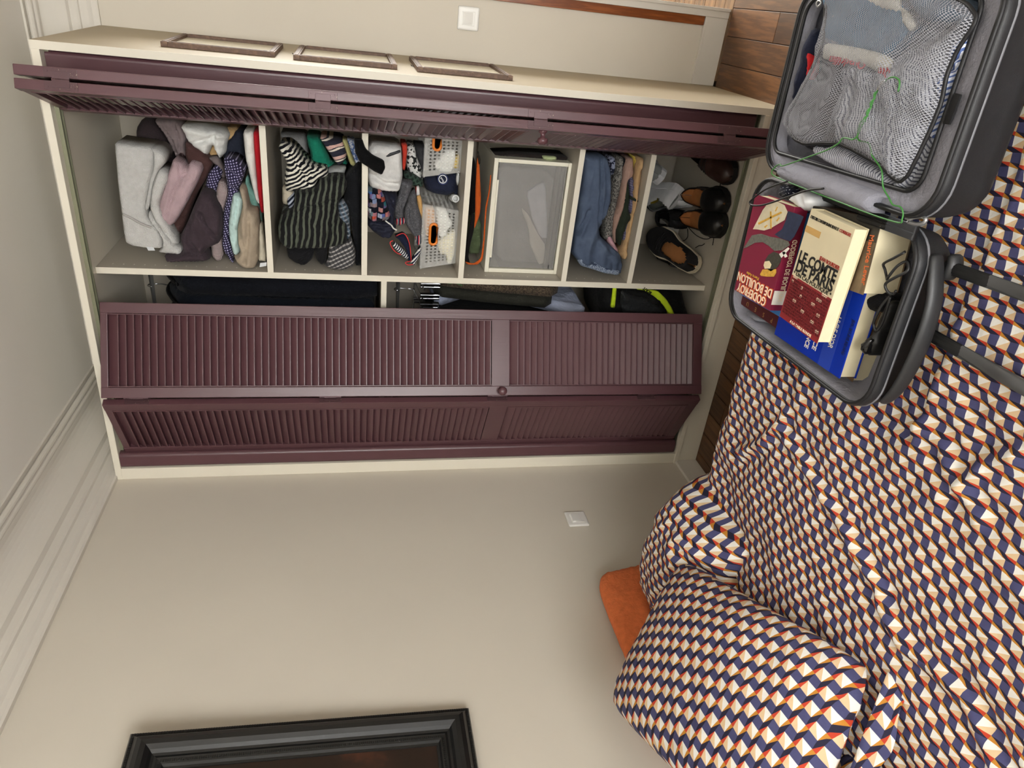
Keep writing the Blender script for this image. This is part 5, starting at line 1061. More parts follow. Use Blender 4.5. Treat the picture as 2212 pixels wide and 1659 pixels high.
# inner frame of the lid: grey fabric border, net panel and its zip
NP = [(a, b) for a, b in [(0.0632,-0.9162),(0.0438,-0.9576),(0.042,-0.9982),(0.0564,-1.058),(0.0646,-1.105),(0.062,-1.151),(0.0562,-1.204),(0.0522,-1.238),(0.0416,-1.27),(0.0377,-1.294),(0.0522,-1.307),(0.0876,-1.313),(0.1329,-1.319),(0.1688,-1.32),(0.2079,-1.31),(0.2418,-1.312),(0.2782,-1.327),(0.2906,-1.326),(0.3038,-1.303),(0.3153,-1.263),(0.328,-1.172),(0.3372,-0.9315),(0.3016,-0.9295),(0.2357,-0.9583),(0.1995,-0.9543),(0.1548,-0.9389),(0.108,-0.9172),(0.0833,-0.9069)]]
NET = MB('net_fabric', .8, 0, .2); x_, y_, z_ = NET.coord(); uu = (x_*.8+y_*.6)*300; vv = (y_*.8-x_*.6)*300
dot = ((uu.frac()-.5).pw(2.)+(vv.frac()-.5).pw(2.)) < .175
NET.base((150, 151, 158)); NET.inp('Alpha', (dot*-1.)+1.); NET = NET.m
cloth('net_panel', None, None, NP, 'Z', .59, .002, .026, NET, r=.08, s=.011, wr=.006, wf=16, parent=ld, rounds=1, creases=[[(0.0633,-1.053),(0.1369,-1.088),(0.1852,-1.089)], [(0.0505,-1.269),(0.1138,-1.24),(0.1807,-1.184)], [(0.2866,-1.308),(0.2521,-1.268),(0.2131,-1.214)]], cd=.012, cw=.012)
tube('net_zip', [(a, b, .5915) for a, b in soft(NP, 1)], .0035, ZIP, ld, 6, 0, True)
def lid_border():
    R=.065; out = rrect(.014+.008, .385-.008, -.236+.008, .300-.008, R-.008, 7); inn = rrect(.014+.040, .385-.030, -.236+.030, .300-.040, R-.03, 7)
    bm = bmesh.new(); A = [bm.verts.new(SW(u, v, .571)) for u, v in out]; B = [bm.verts.new(SW(u, v, .58)) for u, v in inn]; C_ = [bm.verts.new(SW(u, v, .55)) for u, v in inn]
    n = len(A)
    for i in range(n): bm.faces.new((A[i], A[(i+1) % n], B[(i+1) % n], B[i])); bm.faces.new((B[i], B[(i+1) % n], C_[(i+1) % n], C_[i]))
    link('fabric_border', from_bm(bm), LIN_, ld, True)
    tube('border_zip', [SW(u, v, .581) for u, v in inn], .004, ZIP, ld, 6, 0, True)
lid_border()
prism('strap_tag', [(0.1851,-1.334),(0.1847,-1.347),(0.1407,-1.347),(0.1396,-1.333)], 'Z', .587, .004, plain('tag_black', (18, 18, 20), .578), ld, .0006)
# hinge flap roll and the dark struts beside it
cloth('hinge_flap', None, None, [(-0.0405,-0.9265),(-0.0126,-0.9328),(-0.0041,-0.9531),(0.0065,-1.119),(0.0086,-1.26),(0.0038,-1.265),(-0.0005,-1.248),(-0.0132,-1.241),(-0.0303,-1.248),(-0.0393,-1.113),(-0.0404,-0.9733)], 'Z', .578, .020, .030, LIN_, r=.03, wr=.002, parent=sc_, s=.008)
for i, dz in ((0, 0), (1, .011)): tube('strut', [SW(-.004-.012*i, .12, .566+dz*0), SW(-.004-.012*i, .262, .562)], .0065, ZIP, sc_, 8)
# carry handle, corner bumper, trolley tubes on the near end
HB_ = plain('handle_rubber', (40, 41, 43), .45, 0, .5)
def swept_bar(name, pts, w_, h_, mat, parent):
    P = smooth_path(pts, 5); bm = bmesh.new(); R = []
    for i, q in enumerate(P):
        t_ = (P[min(i+1, len(P)-1)]-P[max(i-1, 0)]).normalized(); s2 = t_.cross(Vector((0, 0, 1))).normalized(); k_ = math.sin(PI*min(1, max(0, i/(len(P)-1))))**.35
        k_ = .55+.45*k_
        R.append([bm.verts.new(q+s2*w_*k_*math.cos(a)+Vector((0, 0, 1))*h_*k_*math.sin(a)) for a in [2*PI*j/12 for j in range(12)]])
    for A, B in zip(R, R[1:]):
        for j in range(12): bm.faces.new((A[j], A[(j+1) % 12], B[(j+1) % 12], B[j]))
    bm.faces.new(R[0][::-1]); bm.faces.new(R[-1]); return link(name, from_bm(bm), mat, parent, True)
swept_bar('carry_handle', [SW(-.040, .277, .518), SW(-.075, .292, .518), SW(-.12, .306, .516), SW(-.18, .311, .515), SW(-.24, .306, .514), SW(-.295, .292, .512), SW(-.33, .272, .510)], .0075, .017, HB_, sc_)
for u_ in (-.060, -.182): swept_bar('tube_socket', [SW(u_-.022, .279, .482), SW(u_, .286, .482), SW(u_+.022, .279, .482)], .009, .016, HB_, sc_)
TUB = plain('trolley_metal', (92, 93, 94), .35, .55, .5)
for nm, u, vs, ue, bnd in (('trolley_tube', -.062, .272, -.050, .62), ('trolley_tube', -.182, .272, -.190, .62)):
    t_ = tube(nm, [SW(u, vs, .4835), SW((u+ue)/2, .45, .4830), SW(ue, bnd, .4820)], .0115, TUB, sc_, 12)
    tube('tube_collar', [SW(u+(ue-u)*.73, .520, .4828), SW(ue, .62, .4820)], .0132, TUB, t_, 12)
swept_bar('trolley_grip', [SW(-.030, .635, .482), SW(-.12, .650, .482), SW(-.21, .635, .482)], .014, .012, HB_, sc_)
zp = tube('zip_pull', [(a, b, .563) for a, b in [(-0.0223,-1.313),(-0.0129,-1.323),(-0.0066,-1.339),(-0.0084,-1.349),(-0.0155,-1.346),(-0.0216,-1.331)]], .0036, plain('zip_metal', (176, 178, 182), .3, .8), sc_, 8, 4, True)
tube('zip_pull', [(a, b, .584) for a, b in [(0.2898,-0.8946),(0.2934,-0.9024),(0.2983,-0.9029),(0.2996,-0.8924),(0.2946,-0.8886)]], .002, plain('zip_metal', (176, 178, 182), .3, .8), sc_, 6, 4, True)

# ---------------------------------------------------------------- clothes in the lid (seen through the net)
g3 = 'clothes packed in the suitcase lid'
STR = fabric('fine_stripe_shirt', (186, 188, 196), 'stripe', (96, 98, 112), 210, 2.05, .60, plane='xy')
STB = fabric('blue_stripe_shirt', (206, 210, 222), 'stripe', (86, 106, 160), 190, .95, .58, plane='xy')
BLU = fabric('washed_blue', (92, 122, 146), plane='xy'); BAND = fabric('cream_band', (206, 202, 192), plane='xy'); DRK = fabric('black_trouser', (38, 38, 42), plane='xy')
cloth('trousers', 'black trousers folded under the net at the far corner of the lid', 'trousers', [(0.0418,-0.9305),(0.1053,-0.9187),(0.1801,-0.9457),(0.2016,-0.974),(0.199,-1.05),(0.1353,-1.064),(0.059,-1.077),(0.0375,-1.05),(0.0303,-0.9782)], 'Z', .566, .10, .012, DRK, wr=.004, group=g3)
o = cloth('boxers', 'washed blue boxer shorts with cream waistband under the net', 'boxers', [(0.3303,-0.8952),(0.3322,-1.12),(0.3051,-1.149),(0.2726,-1.199),(0.2435,-1.181),(0.2178,-1.16),(0.2217,-1.066),(0.2252,-0.9474),(0.2703,-0.9255)], 'Z', .576, .10, .016, BLU, wr=.004, group=g3)
wb = cloth('waistband', None, None, [(0.2285,-0.9638),(0.2283,-1.067),(0.2253,-1.133),(0.2179,-1.174),(0.1964,-1.179),(0.1947,-1.15),(0.2017,-1.106),(0.1995,-1.01),(0.2009,-0.9712)], 'Z', .591, .010, .006, BAND, parent=o, wr=.002, r=.012)
(ax, ay), (bx2, by2), (cx2, cy2) = [(0.209,-1.117),(0.2076,-1.006),(0.2194,-1.061)]
RDT = plain('red_thread', (186, 66, 70), .8)
e1 = Vector((bx2-ax, by2-ay, 0)); e2 = Vector((0, 0, 1)).cross(e1); text('lettering', 'Quadrillin', (ax, ay, .5975), e1, e2, .020, RDT, wb, .0006, 'LEFT', .0004, width=e1.length)
(ax, ay), (bx2, by2) = [(0.2013,-1.189),(0.2023,-1.156)]
e1 = Vector((bx2-ax, by2-ay, 0)); text('lettering', 'Qua', (ax, ay, .5975), e1, Vector((0, 0, 1)).cross(e1), .018, RDT, wb, .0006, 'LEFT', .0004, width=e1.length)
o = cloth('boxers', 'second pale blue boxer shorts with curved waistband near the lid end', 'boxers', [(0.329,-1.139),(0.3238,-1.244),(0.3029,-1.295),(0.288,-1.311),(0.2744,-1.292),(0.2732,-1.21),(0.3019,-1.16)], 'Z', .574, .10, .014, fabric('mid_blue', (104, 120, 138), plane='xy'), wr=.004, group=g3)
cloth('waistband', None, None, [(0.3104,-1.046),(0.2951,-1.077),(0.2877,-1.132),(0.2879,-1.155),(0.2722,-1.176),(0.2621,-1.194),(0.272,-1.2),(0.2875,-1.178),(0.2975,-1.15),(0.3124,-1.136)], 'Z', .592, .010, .006, BAND, parent=o, wr=.002, r=.012)
cloth('shirt', 'grey striped shirt filling the middle of the lid', 'shirt', [(0.1968,-1.037),(0.2021,-1.091),(0.1961,-1.166),(0.2249,-1.174),(0.2681,-1.204),(0.2731,-1.292),(0.2354,-1.294),(0.2049,-1.291),(0.1617,-1.304),(0.1185,-1.302),(0.0497,-1.295),(0.0378,-1.278),(0.0546,-1.213),(0.0588,-1.114),(0.0703,-1.085),(0.1339,-1.06)], 'Z', .576, .10, .014, STR, wr=.006, group=g3, creases=[[(0.1859,-1.086),(0.1318,-1.102),(0.0766,-1.119)], [(0.1854,-1.214),(0.1141,-1.236),(0.0529,-1.276)], [(0.1692,-1.257),(0.1459,-1.248),(0.1391,-1.296)]], cw=.008)
cloth('shirt', 'grey striped shirt edge slipping out below the net zip', 'shirt', [(0.0467,-1.012),(0.0564,-1.071),(0.0534,-1.125),(0.0419,-1.206),(0.026,-1.266),(0.0753,-1.285),(0.1183,-1.295),(0.1135,-1.308),(0.0628,-1.298),(0.025,-1.287),(0.017,-1.24),(0.0136,-1.147),(0.0219,-1.051),(0.0256,-1.012)], 'Z', .568, .08, .012, STR, wr=.004, group=g3)
cloth('shirt', 'blue striped shirt beside the net along the near lid edge', 'shirt', [(0.2767,-1.315),(0.2454,-1.323),(0.2183,-1.314),(0.1843,-1.311),(0.1428,-1.314),(0.1133,-1.309),(0.1177,-1.294),(0.1669,-1.296),(0.2085,-1.285),(0.246,-1.291)], 'Z', .572, .08, .012, STB, wr=.004, group=g3, creases=[[(0.2226,-1.29),(0.2351,-1.317)], [(0.2077,-1.277),(0.2186,-1.317)]])
cloth('shirt', 'navy shirt with red stripe along the far lid edge', 'shirt', [(0.1819,-0.876),(0.2264,-0.8811),(0.2527,-0.8886),(0.2455,-0.9109),(0.2121,-0.9196),(0.1763,-0.909),(0.14,-0.9047),(0.1003,-0.8849),(0.1366,-0.8777)], 'Z', .572, .08, .010, fabric('navy_xy', (36, 40, 58), plane='xy'), wr=.003, group=g3)
cloth('shirt', 'red striped polo strip tucked between lining and net', 'shirt', [(0.2026,-0.8999),(0.2102,-0.9077),(0.1943,-0.9233),(0.1621,-0.9328),(0.1577,-0.9249),(0.1846,-0.9134)], 'Z', .582, .02, .004, fabric('red_xy', (190, 40, 44), plane='xy'), wr=.001, group=g3)
# ---------------------------------------------------------------- green wire hanger lying over the suitcase
GRN = plain('green_coated_wire', (60, 124, 56), .4, 0, .5, .05)
hg = thing('wire_hanger', 'thin green wire clothes hanger lying across the open suitcase', 'hanger', (.02, -1.15, .578))
L1 = [(0.1735,-1.261),(0.1833,-1.259),(0.1907,-1.254),(0.1939,-1.241),(0.191,-1.229),(0.1794,-1.216),(0.1668,-1.21),(0.1468,-1.208),(0.1263,-1.205),(0.1163,-1.202),(0.1063,-1.199),(0.0948,-1.198),(0.0852,-1.188),(0.0833,-1.162),(0.0707,-1.148),(0.0523,-1.116),(0.0319,-1.069),(0.0083,-1.015)]
L2 = [(0.0021,-0.9801),(-0.0102,-0.9642),(-0.009,-0.9519),(-0.0194,-0.932),(-0.0367,-0.9274)]
L3 = [(-0.0389,-0.9163),(-0.036,-1.023),(-0.031,-1.154),(-0.0266,-1.264),(-0.0206,-1.332)]
L4 = [(-0.0206,-1.332),(-0.0127,-1.339),(-0.0018,-1.338),(0.0053,-1.329),(0.0042,-1.314),(0.0113,-1.304),(0.0263,-1.281)]
L5 = [(0.0316,-1.307),(0.0514,-1.271),(0.0682,-1.239),(0.0794,-1.231),(0.0866,-1.223),(0.0861,-1.199),(0.0944,-1.192),(0.1089,-1.192),(0.119,-1.196)]
pth = [(a, b, .628-.012*max(0, (i-13)/4)) for i, (a, b) in enumerate(L1)]+[(a, b, .61-.010*i/4) for i, (a, b) in enumerate(L2)][1:]+[(a, b, .598) for a, b in L3][1:]+[(a, b, .598+.002*i) for i, (a, b) in enumerate(L4)][1:]+[(a, b, .614+.0018*i) for i, (a, b) in enumerate(L5)][1:]
tube('wire', pth, .0014, GRN, hg, 8, 4)
tw = [Vector((a, b, .629)) for a, b in [(0.1652,-1.21),(0.1468,-1.208),(0.1263,-1.205),(0.1165,-1.203)]]; tw = smooth_path(tw, 10)
tube('twist', [q+Vector((.0020*math.cos(i*.9), .0020*math.sin(i*.9)*.6, .0020*math.sin(i*.9))) for i, q in enumerate(tw)], .0012, GRN, hg, 6)
tube('bare_hook', [(a, b, .6295) for a, b in [(0.1707,-1.212),(0.1794,-1.216),(0.1875,-1.223)]], .0023, plain('bare_steel', (200, 200, 196), .25, .8), hg, 8, 4)

# ---------------------------------------------------------------- books and small things in the other half
PAP = MB('book_pages', .85, 0, .2); x_, y_, z_ = PAP.coord(); PAP.base(PAP.mix(((z_*2600).sin()*.5+.5)*.35+PAP.noise(60, 3)*.3, (230, 220, 188), (208, 194, 158))); PAP = PAP.m
def book(name, label, q, ztop, th, cover, spine_edge=None, pages=PAP, cov=.0012, back=None):
    """q: cover corners TL, TR, BR, BL seen by the reader of the cover; spine on the left edge"""
    TL, TR, BR, BL = [Vector((a, b, ztop)) for a, b in q]
    e1 = ((TR-TL)+(BR-BL)).normalized(); e2 = ((TL-BL)+(TR-BR)); e2 = (e2-e1*e2.dot(e1)).normalized()
    Wd = ((TR-TL).length+(BR-BL).length)/2; Hd = ((TL-BL).length+(TR-BR).length)/2; C_ = (TL+TR+BR+BL)/4
    O = C_-e1*Wd/2-e2*Hd/2
    t = thing(name, label, 'book', (C_.x, C_.y, ztop-th))
    def slab(nm, u0, u1, v0, v1, za, zb, mat, bev=.0004):
        bm = bmesh.new(); M_ = Matrix.Identity(4)
        for i in range(3): M_[i][0] = e1[i]; M_[i][1] = e2[i]; M_[i][2] = (0, 0, 1)[i]
        M_.translation = Vector((O.x, O.y, 0)); bm_box(bm, u0, u1, v0, v1, za, zb, bev, M_); return link(nm, from_bm(bm), mat, t)
    slab('front_cover', 0, Wd, 0, Hd, ztop-cov, ztop, cover); slab('back_cover', 0, Wd, 0, Hd, ztop-th, ztop-th+cov, back or cover)
    slab('spine', -.0005, .0015, 0, Hd, ztop-th+cov, ztop-cov, cover); slab('page_block', .0015, Wd-.0025, .0025, Hd-.0025, ztop-th+cov, ztop-cov, pages)
    class Bk: pass
    b = Bk(); b.t = t; b.O = O; b.e1 = e1; b.e2 = e2; b.W = Wd; b.H = Hd; b.z = ztop
    b.at = lambda u, v: Vector((O.x, O.y, ztop+.0002))+e1*u*Wd+e2*v*Hd
    b.txt = lambda s, u, v, size, mat, al='LEFT', bold=0., w=None: text('lettering', s, b.at(u, v), e1, e2, size, mat, t, .0003, al, bold, width=w)
    b.patch = lambda nm, pts, mat, h_=.0003: prism(nm, [((b.at(u, v)).x, (b.at(u, v)).y) for u, v in pts], 'Z', ztop+h_, h_*.9, mat, t)
    b.slab = slab
    return b
INK = plain('ink_black', (22, 21, 20), .6); INR = plain('ink_red', (150, 40, 34), .6); INW = plain('ink_white', (222, 218, 208), .6); INO = plain('ink_orange', (206, 104, 56), .6); INC = plain('ink_cream', (232, 214, 186), .6)
CVC = plain('cover_cream', (206, 194, 162), .45, 0, .5, .05, 14); CVR = plain('cover_darkred', (132, 34, 38), .45, 0, .5, .05); CVM = plain('cover_maroon', (122, 30, 56), .3, 0, .5, .05); CVB = plain('cover_blue', (18, 52, 168), .18, 0, .6, .03); CVL = plain('cover_lightblue', (56, 122, 190), .3, 0, .5, .05)
CVD = plain('cover_oxblood', (82, 28, 30), .5, 0, .4, .08, 40, (400, .3, .0006))
m = MB('cover_brown_photo', .4, 0, .5); m.base(m.ramp(m.noise(30, 5, m.scaled(.4, 2, 1)), [(.3, (44, 36, 28)), (.55, (104, 84, 60)), (.8, (146, 122, 90))])); CVP = m.m
b = book('book', 'brown covered book lying under the blue one near the handle', [(-0.2069,-1.263),(-0.3455,-1.254),(-0.3899,-1.023),(-0.2135,-1.022)], .500, .036, plain('cover_tan', (112, 86, 60), .5))
b = book('book', 'large glossy blue book with white title letters', [(-0.1859,-1.254),(-0.3517,-1.272),(-0.3775,-1.023),(-0.1854,-1.015)], .545, .040, CVB, cov=.003)
for s_, (p0, p1), mt in (("LIVRE D'OR", [(-0.2468,-1.204),(-0.3146,-1.209)], INW), ('DE FRANCE', [(-0.2491,-1.161),(-0.3404,-1.164)], INW), ('DE LA PROVENCE', [(-0.235,-1.133),(-0.3482,-1.139)], INW), ('JEAN BOURGUIGNAND', [(-0.2358,-1.248),(-0.3109,-1.252)], plain('ink_navy', (12, 28, 92), .4))):
    e1 = Vector((p1[0]-p0[0], p1[1]-p0[1], 0)); text('lettering', s_, (p0[0], p0[1], .5453), e1, Vector((0, 0, 1)).cross(e1), .019 if mt is INW else .012, mt, b.t, .0003, 'LEFT', .0004, width=e1.length)
b.slab('sheen_band', .0, b.W, b.H*.70, b.H*.86, .5450, .5452, plain('cover_blue_sheen', (44, 72, 176), .2, 0, .6, .02), 0)  # lighter blue strip: the glossy cover's sheen painted as colour
b = book('book', 'thick brown photo cover book with orange title and cream pages', [(-0.0479,-1.253),(-0.175,-1.276),(-0.2053,-1.069),(-0.0595,-1.05)], .565, .075, CVP, cov=.0015)
(p0, p1) = [(-0.0697,-1.238),(-0.1586,-1.261)]
e1 = Vector((p1[0]-p0[0], p1[1]-p0[1], 0)); text('lettering', 'Maurice Lever', (p0[0], p0[1], .5654), e1, Vector((0, 0, 1)).cross(e1), .017, INO, b.t, .0003, 'LEFT', .0003, width=e1.length)
b.slab('dark_top', 0, b.W*.30, 0, b.H, .5650, .5653, plain('cover_black', (34, 30, 26), .4, 0, .5, .2, 60), 0)
b = book('book', 'cream and dark red paperback, black title, topmost of the right books', [(-0.0644,-1.076),(-0.0619,-1.236),(-0.2921,-1.239),(-0.2963,-1.114)], .598, .030, CVC)
b.patch('red_lower_half', [(.0, .0), (1., .0), (1., .405), (.0, .405)], CVR)
RT = lambda u, v: Vector((0, 0, .0003))
def tx(b_, s_, u, v, size, mat, w=None, al='LEFT', bold=0.):
    q = b_.at(u, v)+Vector((0, 0, .0004)); return text('lettering', s_, q, b_.e1, b_.e2, size, mat, b_.t, .0003, al, bold, width=w*b_.W if w else None)
tx(b, "L'HISTOIRE CONTEMPORAINE REVUE ET", .04, .925, .0082, INK, .66, bold=.0001); tx(b, 'CORRIGEE', .72, .925, .0082, INR, .24, bold=.0001)
b.patch('tape_mark', [(.0, .80), (.36, .80), (.36, .855), (.0, .855)], plain('old_tape', (190, 152, 92), .4))
tx(b, 'JEAN BOURDIER', .50, .645, .0105, INR, .46, bold=.0002)
tx(b, 'LE COMTE', .04, .545, .031, INK, .90, bold=.0009); tx(b, 'DE PARIS', .04, .455, .031, INK, .90, bold=.0009)
tx(b, '* UN CAS POLITIQUE *', .03, .415, .011, INK, .93, bold=.0001)
INQ = plain('ink_oxblood', (84, 20, 24), .6)
for i in range(13): tx(b, ['LA FAMILLE DE FRANCE ET LE PARTI DU ROI', 'MONARCHIE REPUBLIQUE ET QUERELLES', 'LE PRETENDANT ET LA POLITIQUE DES SIENS'][i % 3], .03, .365-.026*i, .0068, INQ, .94)
for u, v, s_ in ((.05, .375, '***'), (.05, .33, '*'), (.78, .372, '***'), (.70, .31, '***'), (.33, .25, '*'), (.62, .25, '**'), (.2, .18, '**'), (.80, .19, '**'), (.45, .14, '**'), (.72, .11, '**'), (.3, .32, '*'), (.88, .06, '**')): tx(b, s_, u, v, .013, INC, None, bold=.0006)
tx(b, 'A LA TABLE RONDE', .28, .012, .0080, INC, .55, bold=.0001)
# left pile
b = book('book', 'oxblood hardback with gilt letters at the bottom of the left pile', [(-0.3629,-0.9922),(-0.3855,-0.7933),(-0.1541,-0.8459),(-0.1524,-1.024)], .525, .030, CVD, cov=.002)
GLT = plain('gilt', (176, 140, 84), .35, .4)
for i, s_ in enumerate('PSEU'): tx(b, s_, .20+.20*i, .93, .016, GLT)
b = book('book', 'light blue paperback between the maroon book and the oxblood one', [(-0.3231,-1.022),(-0.3404,-0.8243),(-0.1129,-0.8803),(-0.0935,-1.035)], .555, .028, CVL)
b = book('book', 'maroon paperback with medieval knight picture, top of the left pile', [(-0.3035,-1.017),(-0.3169,-0.846),(-0.0973,-0.9105),(-0.081,-1.057)], .592, .034, CVM)
OUT = plain('ink_title_edge', (196, 84, 44), .5)
for s_, u, v, w_ in (('GODEFROY', .12, .905, .80), ('DE BOUILLON', .02, .80, .95)):
    tx(b, s_, u-.01, v-.004, .030, OUT, w_*1.01, bold=.0016); q = b.at(u, v)+Vector((0, 0, .0010)); text('lettering', s_, q, b.e1, b.e2, .028, INC, b.t, .0003, 'LEFT', .0003, width=w_*b.W)
tx(b, 'Pierre Aube', .42, .755, .010, plain('ink_gold', (206, 160, 60), .5), .34)
for nm, pts, mt in (('tabard', [(-0.1015,-0.9263),(-0.0855,-0.9631),(-0.0852,-0.9911),(-0.0947,-1.009),(-0.1132,-1.007),(-0.128,-0.9867),(-0.1452,-0.9639),(-0.1561,-0.9432),(-0.162,-0.9154),(-0.1672,-0.8978),(-0.1413,-0.9074),(-0.1182,-0.9153)], plain('art_cream', (206, 196, 168), .4, 0, .5, .12, 60)),
   ('tunic', [(-0.0927,-1.01),(-0.0878,-1.055),(-0.088,-1.068),(-0.1055,-1.065),(-0.1336,-1.057),(-0.1469,-1.047),(-0.1514,-1.012),(-0.1512,-0.9868),(-0.1327,-1.008),(-0.1118,-1.012)], plain('art_navy', (40, 48, 70), .4, 0, .5, .3, 90)),
   ('mail_arm', [(-0.1805,-0.9009),(-0.166,-0.9351),(-0.1609,-0.9726),(-0.1532,-1.007),(-0.1485,-1.042),(-0.1538,-1.051),(-0.1724,-1.03),(-0.1829,-1.004),(-0.1803,-0.9768),(-0.1805,-0.95),(-0.1917,-0.9214),(-0.2121,-0.8929),(-0.2192,-0.8801),(-0.1977,-0.8923)], plain('art_mail', (92, 92, 84), .45, .1, .5, .4, 160)),
   ('mail_hood', [(-0.1853,-1.002),(-0.1818,-1.032),(-0.1955,-1.037),(-0.2093,-1.032),(-0.2269,-1.013),(-0.2274,-0.9828),(-0.2106,-0.9803),(-0.1978,-0.9865)], plain('art_mail2', (60, 58, 50), .45, .1, .5, .4, 160)),
   ('crown', [(-0.2346,-0.9801),(-0.2156,-1.029),(-0.2228,-1.033),(-0.233,-1.029),(-0.2423,-1.005),(-0.2494,-0.9814),(-0.2481,-0.9755)], plain('art_gold', (196, 152, 60), .4, 0, .5, .25, 120)),
   ('face', [(-0.216,-0.9799),(-0.2085,-0.9958),(-0.2128,-1.008),(-0.2221,-1.007),(-0.23,-0.9877),(-0.2249,-0.9798)], plain('art_face', (222, 206, 168), .5))):
    prism(nm, pts, 'Z', .5929 if nm != 'face' else .5932, .0006, mt, b.t)
for pts in ([(-0.148,-0.9112),(-0.1002,-0.987),(-0.1023,-0.9913),(-0.1509,-0.9162)], [(-0.1121,-0.9455),(-0.1105,-0.9512),(-0.1437,-0.9703),(-0.1452,-0.9655)], [(-0.1062,-0.9633),(-0.0952,-0.9669),(-0.0952,-0.97),(-0.1059,-0.9674)], [(-0.1236,-0.9779),(-0.1132,-0.9848),(-0.1139,-0.9883),(-0.1238,-0.9828)], [(-0.149,-0.9393),(-0.1411,-0.9483),(-0.1417,-0.952),(-0.1499,-0.9448)]):
    prism('gold_cross', pts, 'Z', .5933, .0004, plain('art_gold', (196, 152, 60), .4), b.t)
for pts in ([(-0.1831,-1.024),(-0.1597,-1.048),(-0.1608,-1.054),(-0.1875,-1.036)], [(-0.1752,-1.032),(-0.1716,-1.042),(-0.1774,-1.055),(-0.1829,-1.048)]): prism('shield', pts, 'Z', .5931, .0006, INW, b.t)
# spine of the maroon book, with its library label
qs = b.at(-.004, .30); sp_n = -b.e1
text('spine_lettering', 'GODEFROY DE BOUILLON', Vector((qs.x, qs.y, .566))-b.e1*.0008, b.e2, Vector((0, 0, 1)), .016, INC, b.t, .0003, 'LEFT', .0003, width=b.H*.60)
qs = b.at(0, .06); bm = bmesh.new(); M_ = Matrix.Identity(4)
for i in range(3): M_[i][0] = b.e1[i]; M_[i][1] = b.e2[i]; M_[i][2] = (0, 0, 1)[i]
M_.translation = Vector((qs.x, qs.y, 0)); bm_box(bm, -.0016, -.0004, b.H*.74, b.H*.88, .560, .591, 0, M_); link('library_label', from_bm(bm), INW, b.t)

# ---------------------------------------------------------------- odds and ends among the books
WPL = plain('charger_white', (222, 223, 224), .3, 0, .5, .01)
o = cloth('charger', 'white plastic power adapter in the far corner of the suitcase', 'charger', [(-0.0794,-0.9643),(-0.046,-1.001),(-0.0492,-1.046),(-0.0588,-1.055),(-0.0794,-1.045),(-0.0866,-1.023),(-0.0837,-1.007)], 'Z', .565, .05, .024, WPL, r=.022, wr=0, s=.006, creases=[[(-0.0469,-1.001),(-0.0627,-1.025),(-0.0791,-1.045)]], cd=.003, cw=.004)
cloth('pouch', 'black pouch with tiny white dots beside the white adapter', 'pouch', [(-0.0813,-0.906),(-0.0563,-0.9126),(-0.0523,-0.9578),(-0.0595,-0.9815),(-0.0846,-0.9531),(-0.088,-0.9147)], 'Z', .55, .06, .02, fabric('black_dots_xy', (26, 28, 40), 'dots', (190, 192, 200), 130, .4, .12, plane='xy'), wr=.003)
CAB = plain('cable_black', (18, 18, 19), .45, 0, .5)
o = tube('cable', [(a, b_, .604) for a, b_ in [(-0.0352,-0.994),(-0.049,-0.9618),(-0.0744,-0.9157),(-0.1069,-0.8761),(-0.1147,-0.8771),(-0.1137,-0.8943),(-0.0999,-0.9362),(-0.0639,-1.01),(-0.035,-1.068),(-0.0182,-1.118)]], .0021, CAB, None, 6, 5); tag(o, 'thin black cable looping over the far left book corner', 'cable')
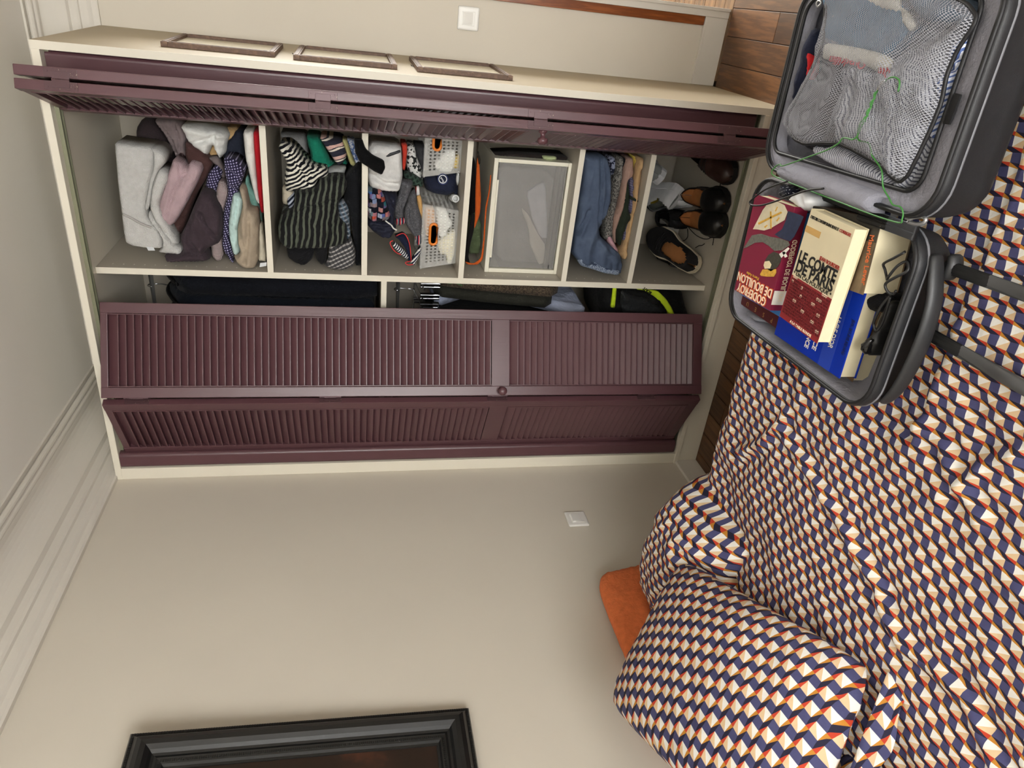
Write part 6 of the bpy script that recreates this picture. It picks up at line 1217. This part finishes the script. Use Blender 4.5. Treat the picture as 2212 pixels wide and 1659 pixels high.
o = tube('cable', [(a, b_, .560+.006*math.sin(i*1.3)) for i, (a, b_) in enumerate([(-0.0709,-1.329),(-0.0881,-1.315),(-0.1059,-1.294),(-0.1166,-1.294),(-0.1262,-1.302),(-0.1285,-1.313),(-0.1194,-1.32),(-0.0983,-1.326),(-0.087,-1.335),(-0.0997,-1.345),(-0.1163,-1.333),(-0.1345,-1.319),(-0.1472,-1.325),(-0.1481,-1.333),(-0.1399,-1.338)])], .0026, CAB, None, 6, 5); tag(o, 'tangled black cable beside the cream page block', 'cable')
o = tube('cable', [(a, b_, .548+.004*math.sin(i)) for i, (a, b_) in enumerate([(-0.1551,-1.321),(-0.1803,-1.313),(-0.204,-1.31),(-0.2184,-1.308),(-0.2281,-1.317),(-0.2076,-1.322),(-0.1806,-1.323),(-0.1576,-1.325)])], .0026, CAB, None, 6, 5); tag(o, 'black cable bundle lying along the near suitcase wall', 'cable')
pb = thing('power_brick', 'black laptop power brick lying at the near left corner', 'power brick', (-.22, -1.32, .50))
cloth('brick', None, None, [(-0.2336,-1.309),(-0.2125,-1.32),(-0.1893,-1.317),(-0.1735,-1.317),(-0.1696,-1.306),(-0.199,-1.3),(-0.2355,-1.3),(-0.2651,-1.283),(-0.2778,-1.286),(-0.2868,-1.302),(-0.2814,-1.312),(-0.255,-1.318)], 'Z', .528, .045, .016, CAB, r=.014, wr=0, parent=pb)
cloth('case', 'glossy black oval case next to the power brick', 'case', [(-0.2662,-1.29),(-0.2478,-1.304),(-0.249,-1.311),(-0.2657,-1.311),(-0.2786,-1.311),(-0.2837,-1.304),(-0.2779,-1.293)], 'Z', .54, .03, .012, plain('gloss_black', (16, 16, 18), .12, 0, .6), wr=0)
cloth('pouch', 'black fabric pouch between the books and the near wall', 'pouch', [(-0.1962,-1.23),(-0.1687,-1.269),(-0.1666,-1.291),(-0.1999,-1.287),(-0.2136,-1.261)], 'Z', .515, .05, .014, fabric('black_xy', (24, 24, 27), plane='xy'), wr=.005)
cloth('underlay', 'grey crumpled lining cloth under the oxblood hardback', 'cloth', [(-0.4092,-0.7663),(-0.3909,-0.819),(-0.3835,-0.8743),(-0.3769,-0.9305),(-0.3802,-0.9539),(-0.4039,-0.8933),(-0.4147,-0.8323),(-0.4154,-0.7869)], 'Z', .497, .02, .012, fabric('grey_lining', (128, 129, 138), plane='xy', rough=.6), wr=.008, wf=40)
